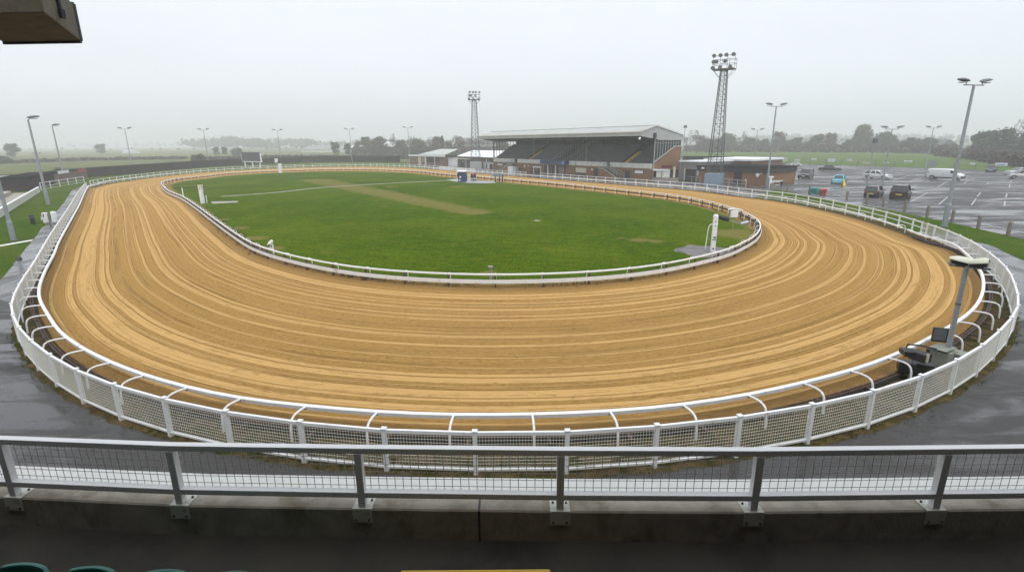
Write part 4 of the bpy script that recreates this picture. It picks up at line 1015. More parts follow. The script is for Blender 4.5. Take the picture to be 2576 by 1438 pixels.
lp((526,418), (512,325), 'twin headed lamp post just left of the scoreboard', hs=1.5, yaw=2)
lp((708,411), (702,326.5), 'twin headed lamp post just right of the scoreboard', hs=1.6, yaw=-2)
lp((886,407.5), (878,324), 'twin headed lamp post beside the low goal frame', hs=1.6, yaw=3)
lp((1031,409), (1024,320), 'twin headed lamp post by the left end of the long low shed', hs=1.5, yaw=2)
lp((1929,470), (1947,263), 'twin headed lamp post at the right corner of the brick building', r0=.13, hs=1.35, yaw=12)
lp((1896,416), (1904,325), 'distant twin headed lamp post behind the brick building', hs=1.45)
lp((2181,466), (2201,349), 'single floodlight post standing on the small grass island in the car park', 'flood', 25, r0=.08)
lp((2219,470), (2247,320), 'twin headed lamp post behind the black car in the car park', r0=.09, hs=1.25, yaw=-4)
lp((2328,427), (2353,319), 'twin headed lamp post beyond the white van at the field edge', r0=.10, hs=1.4)
lp((2375,570), (2455,204), 'tallest thick lamp post on the right verge beside the car park', r0=.145, hs=1.25, yaw=14)
lp((1716,420), (1720,315.5), 'slim lamp post rising behind the rear eave of the grandstand', 'flood', hs=1, r0=.08)
lp((1740,398), (1745.5,329), 'slim pale lamp post at the edge of the field behind the link building', hs=1.2, r0=.08)
lp((98,410), (85,386), 'tiny distant lamp post beyond the dark changing block', hs=1.6, r0=.12)
lp((1158,412), (1149,366), 'small distant floodlight mast beside the left lattice tower', 'flood', r0=.1)
# ------------------------------------------------------------------ lattice floodlight towers
def tower(base, toppx, label, yaw, wb_=1.25, wt=.55, rows=((4, 1.0), (3, .6), (3, .25)), plinth='blue_box', scale=1.):
    b = P(*base); h = zat(b, *toppx); t = thing('floodlight_tower', b, label, 'floodlight tower', 'lattice floodlight towers', yaw)
    hp = h-2.6*scale; fr = MB(); C4 = [(-1, -1), (1, -1), (1, 1), (-1, 1)]
    wd = lambda z: wb_+(wt-wb_)*min(1, z/hp)
    for cx_, cy_ in C4: fr.tube([(cx_*wd(0)/1, cy_*wd(0)/1, 0), (cx_*wt, cy_*wt, hp)], .065*scale, 5)
    z = 0; lv = []
    while z < hp: lv.append(z); z += wd(z)*1.25
    lv.append(hp)
    for a, c in zip(lv, lv[1:]):
        for k in range(4):
            p, q = C4[k], C4[(k+1) % 4]; wa, wc = wd(a), wd(c)
            fr.bar((p[0]*wa, p[1]*wa, a), (q[0]*wc, q[1]*wc, c), .05*scale)
            fr.bar((q[0]*wa, q[1]*wa, a), (p[0]*wc, p[1]*wc, c), .035*scale)
            fr.bar((p[0]*wc, p[1]*wc, c), (q[0]*wc, q[1]*wc, c), .045*scale)
    fr.tube([(wt*.3, 0, 1), (wt*.3, 0, hp)], .05, 5); fr.build('lattice_frame', M['tower'], t)
    MB().bb((-wb_*1.12, -wb_*1.12, 0), (wb_*1.12, wb_*1.12, 2.1*scale)).build('base_housing', M[plinth], t)
    W2 = 1.75*scale; pl = MB(); pl.bb((-W2, -.9*scale, hp), (W2, .9*scale, hp+.16))
    pl.build('platform', M['galv_dark'], t)
    rl = MB()
    for x in (-W2, -W2/3, W2/3, W2):
        for y in (-.85*scale, .85*scale): rl.bar((x, y, hp+.16), (x, y, h-.25 if y < 0 else hp+1.9*scale), .05*scale)
    for zz in (.9, 1.6, 2.2):
        rl.bar((-W2, -.85*scale, hp+zz*scale), (W2, -.85*scale, hp+zz*scale), .06*scale)
        if zz < 2: rl.bar((-W2, .85*scale, hp+zz*scale), (W2, .85*scale, hp+zz*scale), .05*scale); rl.bar((W2, -.85*scale, hp+zz*scale), (W2, .85*scale, hp+zz*scale), .05*scale); rl.bar((-W2, -.85*scale, hp+zz*scale), (-W2, .85*scale, hp+zz*scale), .05*scale)
    for s in (-1, 1):
        for y in (-1, 1): rl.bar((s*W2, y*.8*scale, hp), (s*wt, y*wt, hp-1.4*scale), .05*scale)
    rl.build('railing', M['tower'], t)
    def lampm():
        mb = MB(); n = 10; pr_ = [(0, .10), (.12, .24), (.30, .33), (.42, .34)]; vs = []
        for (d, rr) in pr_:
            for k in range(n): th = 2*pi*k/n; vs.append((cos(th)*rr*scale, -d*scale, sin(th)*rr*scale))
        mb.add(vs, [(i*n+k, i*n+(k+1) % n, (i+1)*n+(k+1) % n, (i+1)*n+k) for i in range(3) for k in range(n)]+[tuple(range(n))]); return mb
    lp0 = None
    for zz, xs in ((h, (-1.5, -.55, .45, 1.45)), (h-.95*scale, (-1.6, -1.1, .2)), (h-1.9*scale, (-1.65, -.4, 1.2))):
        for x in xs:
            if lp0 is None:
                o = lp0 = lampm().build('floodlight', M['galv_dark'], t, smooth='auto'); g_ = MB().disc((0, -.43*scale, 0), (0, 1, 0), .32*scale, .02, 10).build('lens', M['galv'], o)
            else:
                o = lp0.copy(); COL.objects.link(o); o.parent = t; g2 = g_.copy(); COL.objects.link(g2); g2.parent = o
            o.location = (x*scale, -1.0*scale, zz-.15); o.rotation_euler = (radians(38), 0, radians(random.uniform(-25, 25)))
    return t
tower((1795,466), (1822,135), 'taller lattice floodlight tower in front of the brick building', radians(-32), 1.05, .42, scale=.84)
tower((1197,424), (1188,229.5), 'more distant lattice floodlight tower left of the grandstand roof', radians(12), 1.2, .5, scale=.82, plinth='fasc')
# ------------------------------------------------------------------ infield furniture
ci = lambda X, Y: ((1750+X/4.7925)*.936, (500+Y/4.7925)*.936)
b = P(*ci(790, 850)); h = zat(b, *ci(840, 362))
t = thing('marker_post', b, 'white square post with black marks on the right edge of the infield', 'post', None, radians(-12))
MB().bb((-.13, -.13, 0), (.13, .13, h-.18)).build('post', M['white_clean'], t, bevel=.01)
MB().tube([(0, 0, h-.2), (0, 0, h-.12), (0, 0, h-.02), (0, 0, h)], [.15, .16, .12, .05], 8).build('cap', M['white_clean'], t)
mb = MB()
for z0, z1, x0, x1 in ((h*.38, h*.42, -.05, .1), (h*.33, h*.355, -.08, .12), (h*.80, h*.83, -.02, .03), (h*.68, h*.71, -.01, .04), (h*.08, h*.12, -.04, .05)): mb.bb((x0, -.136, z0), (x1, -.132, z1))
mb.build('black_mark', M['black'], t)
MB().tube([(.16, 0, h-.16), (.75, .25, h-.34)], [.11, .14], 8).build('lamp', M['black'], t)
MB().tube([(.75, .25, h-.34), (1.5, .5, h-.62)], .02, 6).tube([(1.5, .5, h-.62), (1.95, .65, h-.52)], [.09, .12], 6).build('camera_arm', M['galv'], t)
b = P(*ci(693, 830)); h2 = zat(b, *ci(735, 485))
t = thing('bent_pipe', b, 'slim white bent pipe standing on the concrete pad beside the marker post', 'pipe', None, radians(-12))
MB().tube(spl([(0, 0, 0), (.05, 0, h2*.5), (.08, 0, h2*.8), (.16, 0, h2*.95), (.35, 0, h2), (.62, 0, h2)], 3), .035, 8).build('pipe', M['white_clean'], t, smooth=True)
b = P(*ci(1050, 560)); t = thing('infield_lamp', b, 'small white hooded lamp by the dirt patch inside the right bend', 'lamp')
h2 = 1.5; MB().tube([(0, 0, 0), (0, 0, h2-.4)], .025, 6).build('stem', M['galv'], t)
MB().bb((-.26, -.12, h2-.55), (.24, .12, h2-.05)).build('box', M['white_clean'], t); MB().tube(spl([(-.5, 0, h2), (-.1, 0, h2+.08), (.35, 0, h2+.02), (.6, 0, h2-.06)], 3), .05, 6).build('hood', M['white_clean'], t)
cl8 = lambda X, Y: ((450+X/6.537)*.936, (480+Y/6.537)*.936)
b = P(*cl8(625, 440)); h = zat(b, *cl8(560, 112)); t = thing('marker_post', b, 'tall white square post on a concrete strip at the left of the infield', 'post')
MB().bb((-.17, -.17, 0), (.17, .17, h-.3)).build('post', M['white_clean'], t); MB().bb((-.2, -.2, h-.29), (.2, .2, h)).build('cap', M['hood'], t); MB().bb((-.08, -.18, h-.5), (.08, -.172, h-.42)).build('black_mark', M['black'], t)
b = P(*cl8(698, 430)); h = zat(b, *cl8(672, 290)); t = thing('short_pole', b, 'short white pole with black angled lamp beside the tall white post', 'pole')
MB().tube([(0, 0, 0), (0, 0, h)], .05, 6).build('pole', M['white_clean'], t); MB().bar((0, 0, h), (-.35, 0, h+.45), .14, .1).build('lamp', M['black'], t)
b = P(*cl8(285, 340)); h = zat(b, *cl8(255, 165)); t = thing('swing_gate_pole', b, 'white pole with long black arm by the inner rail at left', 'pole', None, radians(20))
MB().tube([(0, 0, 0), (0, 0, h+.05)], .07, 6).build('pole', M['white_clean'], t); MB().bar((-.9, 0, h), (2.6, 0, h+.12), .07, .07).build('arm', M['black'], t)
b = P(*cl8(1870, 1330)); t = thing('rail_light', b, 'white tripod light behind the inner rail at lower left of the infield', 'lamp')
MB().bar((0, 0, 0), (0, 0, .62), .07, .07).bar((0, 0, .2), (-.26, 0, .6), .05).bar((0, 0, .62), (-.2, 0, .8), .05).build('stand', M['white_clean'], t)
MB().tube([(-.27, 0, .56), (-.13, 0, .68), (0, 0, .86)], [.09, .13, .08], 8).build('head', M['white_clean'], t); MB().bb((-.24, -.14, .54), (-.13, -.11, .64)).build('lens', M['galv_dark'], t)
c66 = lambda X, Y: ((600+X/2.6633)*.936, (640+Y/2.6633)*.936)
b = P(*c66(1915, 300)); t = thing('post_bollard', b, 'weathered stubby post with flared top just inside the inner rail', 'post')
MB().tube([(0, 0, 0), (0, 0, .5), (0, 0, .62), (0, 0, .70)], [.06, .07, .11, .14], 10).build('post', M['conc'], t)
b = P(*((600+570/3.68)*.936, (300+608/3.68)*.936)); h = zat(b, (600+553/3.68)*.936, (300+512/3.68)*.936)
t = thing('starting_post', b, 'white ribbed post with a small white board on top near the scoreboard', 'post')
MB().bb((-.3, -.3, 0), (.3, .3, h)).build('post', M['white_clean'], t); hh = zat(b, (600+525/3.68)*.936, (300+465/3.68)*.936)
MB().bar((0, 0, h), (-.4, 0, hh-.9), .1).build('bracket', M['galv_dark'], t); MB().bb((-1.05, -.1, h+.15), (-.35, .1, hh)).build('board', M['white_clean'], t); MB().bb((-.33, -.25, h+.05), (.2, .25, h+.55)).build('lamp', M['dark'], t)
# kiosk and traps on the concrete pad
b = P(*cL(1235, 903)); h = zat(b, *cL(1235, 680)); t = thing('starter_kiosk', b, 'tall navy blue kiosk with white roof on the infield concrete pad', 'kiosk', None, radians(-10))
MB().bb((-.62, -.6, 0), (.62, .6, h-.12)).build('body', M['blue'], t, bevel=.04); MB().prism([V((-.78, -.75, h-.118)), V((.78, -.75, h-.118)), V((.78, .75, h-.02)), V((-.78, .75, h-.02))], V((0, 0, .12))).build('roof', M['roof_white'], t)
MB().disc((-.2, -.63, h*.48), (0, 1, 0), .16, .03, 12).disc((-.3, -.63, .35), (0, 1, 0), .13, .03, 12).build('emblem', M['white_clean'], t)
MB().bb((-.82, -.3, h*.5), (-.63, .3, h*.8)).build('shelf', M['black'], t)
for k, (X, Y, T) in enumerate(((1322, 880, 745), (1345, 880, 762), (1368, 880, 762), (1392, 880, 765))):
    b = P(*cL(X, Y)); h = zat(b, *cL(X, T)); t = thing('barrier_pole', b, ['dark', 'first white', 'second white', 'third white'][k]+' upright pole just right of the navy kiosk', 'pole', 'poles beside the navy kiosk')
    MB().tube([(0, 0, 0), (0, 0, h)], .06 if k else .1, 6).tube([(0, 0, 0), (0, 0, .06)], .16, 8).build('pole', M['white_clean' if k else 'dark'], t)
for k, (X, Y, T) in enumerate(((1428, 878, 730), (1487, 880, 718))):
    b = P(*cL(X, Y)); h = zat(b, *cL(X, T)); t = thing('padded_stand', b, ['shorter dark maroon padded stand, left of the pair by the kiosk', 'taller dark maroon padded stand, right of the pair by the kiosk'][k], 'stand', 'dark padded stands on the concrete pad')
    MB().tube([(0, 0, h*.42), (0, 0, h*.6), (0, 0, h*.85), (0, 0, h)], [.2, .26, .22, .08], 8).build('padding', M['maroon'], t, smooth='auto')
    MB().bb((-.25, -.2, .04), (-.08, .2, h*.46)).bb((.08, -.2, .04), (.25, .2, h*.46)).build('legs_frame', M['black'], t)
    MB().bb((-.3, -.24, h*.25), (.3, -.2, h*.33)).build('strap', M['white_clean'], t)
b = P(*cL(1990, 915)); t = thing('result_board', b, 'grey board on dark posts at the right end of the concrete pad', 'sign', None, radians(-8))
x0 = (P(*cL(1935, 915))-b).length; h = zat(b, *cL(1940, 745)); h1 = zat(b, *cL(1940, 795))
MB().bb((-1.15, -.06, h1), (.35, .06, h)).build('board', M['blue_box'], t)
mb = MB()
for x in (-.7, .0): mb.bb((x-.09, -.09, 0), (x+.09, .09, h1))
mb.bb((.42, -.1, 0), (.62, .1, h-.05)); mb.build('post', M['dark'], t)
mb = MB()
for k in range(3): mb.bb((-1.0, -.07, h1+.15+k*.18), (.2, -.063, h1+.2+k*.18))
mb.build('lettering', M['galv_dark'], t)
# scoreboard
cS = lambda X, Y: ((600+X/3.68)*.936, (300+Y/3.68)*.936)
bl, br = P(*cS(222, 552)), P(*cS(370, 555)); f = Fr(bl, br); 
if f.w.y < 0: f = Fr(bl, br, True)
t = thing('scoreboard', f.o, 'large dark scoreboard screen on white posts at the far bend', 'scoreboard')
z0, z1 = f.hit(*cS(215, 490))[1], f.hit(*cS(200, 402))[1]; ul_, ur_ = f.hit(*cS(187, 440))[0], f.hit(*cS(368, 440))[0]
MB().bb((ul_, -.2, z0), (ur_, .2, z1), f.M()).build('screen', M['seat_dark'], t, world=True)
mb = MB(); mb.bb((ul_+.3, -.3, z0-.25), (ur_+.3, .3, z0-.01), f.M())
for u in (0, f.L/2, f.L): mb.bb((u-.16, -.15, 0), (u+.16, .15, z0-.2), f.M())
mb.bb((ul_-.12, -.22, z0), (ul_-.01, .22, z1*.9), f.M()); mb.bb((ur_+.01, -.22, z0), (ur_+.12, .22, z1*.95), f.M()); mb.build('frame', M['white_clean'], t, world=True)
# goal-like frame by the wall
a, b = P(*cS(1135, 495)), P(*cS(1232, 497)); h = zat(a, *cS(1140, 465)); t = thing('goal_frame', a, 'low pale goal frame on the grass near the dark perimeter wall', 'goal frame')
MB().tube([a, a+V((0, 0, h)), b+V((0, 0, h)), b], .12, 6).tube([a+V((.3, 1, 0)), a+V((0, 0, h))], .08, 6).tube([b+V((.3, 1, 0)), b+V((0, 0, h))], .08, 6).build('frame', M['fasc'], t, world=True)
# bin, cabinets at left
b = P(*cH(403, 910)); h = zat(b, *cH(385, 795)); t = thing('litter_bin', b, 'black round litter bin on the left lawn', 'bin')
MB().tube([(0, 0, .0), (0, 0, h*.75), (0, 0, h*.9), (0, 0, h)], [.16, .18, .185, .14], 14).build('body', M['black'], t, smooth='auto'); MB().tube([(0, 0, h*.72), (0, 0, h*.76)], .19, 14).build('band', M['galv'], t)
b = P(*cH(572, 905)); h = zat(b, *cH(545, 770)); t = thing('electric_cabinet', b, 'white electrical cabinet with side box on the path edge', 'cabinet', None, radians(-15))
MB().bb((-.22, -.15, .1), (.12, .15, h)).build('body', M['white_clean'], t, bevel=.02); MB().bb((-.32, -.2, h*.35), (-.12, -.155, h*.62)).build('box', M['white_dirty'], t); MB().bb((-.05, -.165, h*.6), (.04, -.152, h*.92)).build('vent', M['black'], t); MB().bb((-.18, -.12, 0), (.09, .12, .1)).build('plinth', M['conc'], t)
b = P(*cH(615, 930)); h = zat(b, *cH(600, 780)); t = thing('gate_post', b, 'weathered brown timber post between the two white cabinets', 'post'); MB().bb((-.05, -.05, 0), (.05, .05, h)).build('post', M['timber_post'], t); MB().tube([(0, 0, h), (0, 0, h+.05)], [.05, .02], 6).build('cap', M['timber_post'], t)
b = P(*cH(672, 900)); h = zat(b, *cH(640, 755)); t = thing('tall_cabinet', b, 'taller plain white cabinet with rounded top beside the fence', 'cabinet', None, radians(-15))
MB().bb((-.2, -.15, .05), (.2, .15, h)).build('body', M['white_clean'], t, bevel=.09); MB().bb((-.17, -.12, 0), (.17, .12, .05)).build('plinth', M['conc'], t)
t = thing('traffic_cone_base', P(*cH(232, 1335)), 'small dark rubber block lying at the edge of the left path', 'block'); MB().tube([(0, 0, 0), (0, 0, .05), (0, 0, .16)], [.16, .15, .07], 8).build('block', M['black'], t)
# white railings at the far left
a, m_, b = P(*cH(500, 500)), P(*cH(760, 455)), P(*cH(1095, 398)); pth = spl([a, m_, b], 8); rail_fence('railing', pth, 'white post and rail barrier on the grass in front of the brick shed', 'railing', step=3.4, mid=.55, z1=1.15, lower=.14, pw=.12)
# benches / seats by the shed
# ------------------------------------------------------------------ car park edge: posts, bins, barrier
VP = [((2300+735/1000, 0), 0)]
posts = [((480, 1000), (485, 868)), ((915, 1050), (935, 880)), ((1660, 1150), (1685, 990)), ((2045, 1230), (2085, 1040)), ((2375, 1295), (2400, 1125))]
lab = ['dark leaning post by the white barrier', 'dark post left of the teal wheelie bin', 'grey timber post right of the red bin', 'timber post in front of the black hatchback', 'timber post between the two dark cars']
for (bx, tx), lb in zip(posts, lab):
    b = P(*c7(*bx)); h = max(.9, zat(b, *c7(*tx))); t = thing('verge_post', b, lb, 'post', 'timber posts along the car park verge')
    MB().bb((-.085, -.085, -.05), (.085, .085, h)).build('post', M['timber_post'], t, bevel=.01); MB().bb((-.07, -.07, h), (.07, .07, h+.03)).build('cap', M['timber_post'], t)
c5 = lambda X, Y: ((1880+X/2.765)*.936, (120+Y/2.765)*.936)
posts = [((1522, 1240), (1528, 1155)), ((1690, 1278), (1700, 1200)), ((1873, 1320), (1885, 1232)), ((2068, 1365), (2088, 1272)), ((2290, 1418), (2312, 1320))]
lab = ['timber post in front of the maroon people carrier', 'timber post midway between the maroon car and the thick lamp post', 'timber post just right of the thick lamp post', 'mossy timber post second from the right edge', 'timber post nearest the right edge of the picture']
for (bx, tx), lb in zip(posts, lab):
    b = P(*c5(*bx)); h = max(.9, zat(b, *c5(*tx))); t = thing('verge_post', b, lb, 'post', 'timber posts along the car park verge')
    MB().bb((-.085, -.085, -.05), (.085, .085, h)).build('post', M['timber_post'], t, bevel=.01); MB().bb((-.07, -.07, h), (.07, .07, h+.03)).build('cap', M['timber_post'], t)
def wheelie(px, top, mat, label, w=.5):
    b = P(*px); h = zat(b, *top); t = thing('wheelie_bin', b, label, 'bin', 'bins by the track fence', radians(-20))
    w2 = w; mb = MB(); lo, hi = w2*.8, w2
    mb.add([(-lo, -lo*.7, .08), (lo, -lo*.7, .08), (lo, lo*.7, .08), (-lo, lo*.7, .08), (-hi, -hi*.8, h*.86), (hi, -hi*.8, h*.86), (hi, hi*.8, h*.86), (-hi, hi*.8, h*.86)], [(0, 3, 2, 1), (4, 5, 6, 7), (0, 1, 5, 4), (1, 2, 6, 5), (2, 3, 7, 6), (3, 0, 4, 7)])
    mb.build('body', M[mat], t); MB().prism([V((-hi-.03, -hi*.85, h*.865)), V((hi+.03, -hi*.85, h*.865)), V((hi+.03, hi*.85, h*.98)), V((-hi-.03, hi*.85, h*.98))], V((0, 0, .06))).build('lid', M[mat], t)
    for s in (-1, 1): MB().disc((s*lo*.8, lo*.75, .1), (1, 0, 0), .1, .06, 10).build('wheel', M['tyre'], t)
wheelie(c7(1005, 1055), c7(1010, 915), 'binteal', 'large teal wheelie bin, widest of the three bins', .50)
wheelie(c7(1095, 1062), c7(1095, 945), 'bingreen', 'small bright green bin between the teal and red bins', .25)
wheelie(c7(1190, 1070), c7(1190, 942), 'red', 'dark red bin at the right end of the bins', .31)
b = P(*c7(1590, 885)); t = thing('wet_floor_sign', b, 'yellow folding warning sign on the wet asphalt by the blue car', 'sign', None, radians(25))
MB().prism([V((-.32, -.2, 0)), V((.32, -.2, 0)), V((.16, 0, .95)), V((-.16, 0, .95))], V((0, .02, 0))).build('panel', M['plate_y'], t); MB().prism([V((-.32, .24, 0)), V((.32, .24, 0)), V((.16, .03, .95)), V((-.16, .03, .95))], V((0, .02, 0))).build('panel', M['plate_y'], t)
b = P(*c7(365, 890)); h = zat(b, *c7(370, 790)); t = thing('pay_post', b, 'short black pay post at the entrance of the car park', 'post'); MB().tube([(0, 0, 0), (0, 0, h*.7)], .12, 8).build('post', M['black'], t); MB().bb((-.2, -.15, h*.7), (.2, .15, h)).build('head', M['black'], t, bevel=.04)
b = P(*c7(270, 890)); t = thing('barrier', b, 'white low barrier at the corner of the brick building', 'barrier', None, radians(8)); MB().bb((-.95, -.1, .62), (.85, .1, .85)).build('top_board', M['white_dirty'], t); MB().bb((-.7, -.06, .05), (-.58, .06, .62)).bb((.5, -.06, .05), (.62, .06, .62)).bb((-.7, -.05, .1), (.62, .05, .22)).build('frame', M['white_dirty'], t)
b = P(*c7(140, 905)); h = zat(b, *c7(150, 690)); t = thing('turnstile_post', b, 'white curved post at the foot of the lamp beside the brick building', 'post'); MB().bb((-.14, -.12, 0), (.14, .12, h-.2)).bb((-.3, -.14, h-.2), (.36, .14, h)).build('post', M['white_clean'], t, bevel=.03)
b = P(*c7(190, 940)); h = zat(b, *c7(190, 845)); t = thing('green_box', b, 'dark green service box beside the white barrier', 'box'); MB().bb((-.3, -.2, 0), (.25, .2, h)).build('body', M['leaf_olive'] if False else M['cabinet'], t, bevel=.02); MB().bb((-.33, -.23, h), (.28, .23, h+.05)).build('lid', M['dark'], t)
# fence panels in front of brick building
a, b = P(*c4(1735, 925)), P(*c4(2200, 975)); rail_fence('railing', [a, b], 'galvanised railing in front of the brick building, between tower and lamp post', 'railing', step=1.7, mid=.6, z1=1.1, matr='fasc', pw=.06)
a, b = P(*c4(1215, 880)), P(*c4(1540, 905)); rail_fence('railing', [a, b], 'grey railing in front of the link building garage door', 'railing', step=1.7, mid=.6, z1=1.05, matr='galv', pw=.06)
# ------------------------------------------------------------------ banners on the far car park fence
ff = [P(x, y) for x, y in [(1963, 412.5), (2100, 416.5), (2267, 421.6), (2420, 427), (2576, 433.2), (2720, 441.5)]]
rail_fence('field_fence', ff, 'thin wire fence between the car park and the playing field', 'fence', z1=1.6, step=4.0, mid=.8, lower=.1, matr='galv_dark', pw=.07, rh=.03, cap=False)
fF = Fr(P(1963, 412.5), P(2576, 433.2)); 
if fF.w.y < 0: fF = Fr(P(1963, 412.5), P(2576, 433.2), True)
bn = [(350,325,485,395,'cream','pale green banner'),(640,352,737,387,'white_clean','white banner behind the white estate car'),(962,335,1060,370,'white_clean','white lettered banner, third from the building'),(1300,342,1432,402,'white_clean','large white banner above the black vintage car'),(1668,350,1762,382,'white_clean','white banner midway between the vintage car and white hatchback'),(1985,408,2120,440,'cream','low cream banner behind the white hatchback'),(2385,408,2505,438,'cream','cream banner right of the thin lamp post')]
for k, (x0, y0, x1, y1, m, lb) in enumerate(bn):
    p, q = fF.hit(*c7(x0, y0)), fF.hit(*c7(x1, y1)); z0, z1 = max(.3, min(p[1], q[1])), max(p[1], q[1])
    t = thing('banner', fF.pt(p[0], 0, 0), lb+' on the playing field fence', 'banner', 'banners on the playing field fence')
    MB().bb((p[0], -.1, z0), (q[0], -.05, z1), fF.M()).build('sheet', M[m], t, world=True)
    mb = MB(); rr = random.Random(k)
    for j in range(8):
        u = p[0]+(q[0]-p[0])*(.1+.1*j); mb.bb((u, -.115, z0+(z1-z0)*.3), (u+(q[0]-p[0])*.06, -.102, z0+(z1-z0)*rr.uniform(.55, .75)), fF.M())
    mb.build('lettering', M['galv'], t, world=True)
for k, (x0, y0, x1, y1, m, lb) in enumerate([(225,375,380,412,'blue','small white and navy banner behind the white van'),(690,372,850,500,'leafgrey','faint grey green notice board left of the leaning lamp post'),(1520,425,1630,450,'white_clean','tiny white banner between the van and the dark car'),(2025,418,2250,482,'lblue','long white and blue banner right of the dark car')]):
    p, q = fF.hit(*c6(x0, y0)), fF.hit(*c6(x1, y1)); z0, z1 = max(.3, min(p[1], q[1])), max(p[1], q[1])
    t = thing('banner', fF.pt(p[0], 0, 0), lb, 'banner', 'banners on the playing field fence')
    MB().bb((p[0], -.1, z0), (q[0], -.05, z1), fF.M()).build('sheet', M['grey_wall' if m == 'leafgrey' else 'white_clean'], t, world=True)
    if m != 'leafgrey': MB().bb((p[0]+.3, -.115, z0+.12), (q[0]-.3, -.102, z0+(z1-z0)*.55), fF.M()).build('lettering', M[m if m in ('blue', 'lblue') else 'galv'], t, world=True)
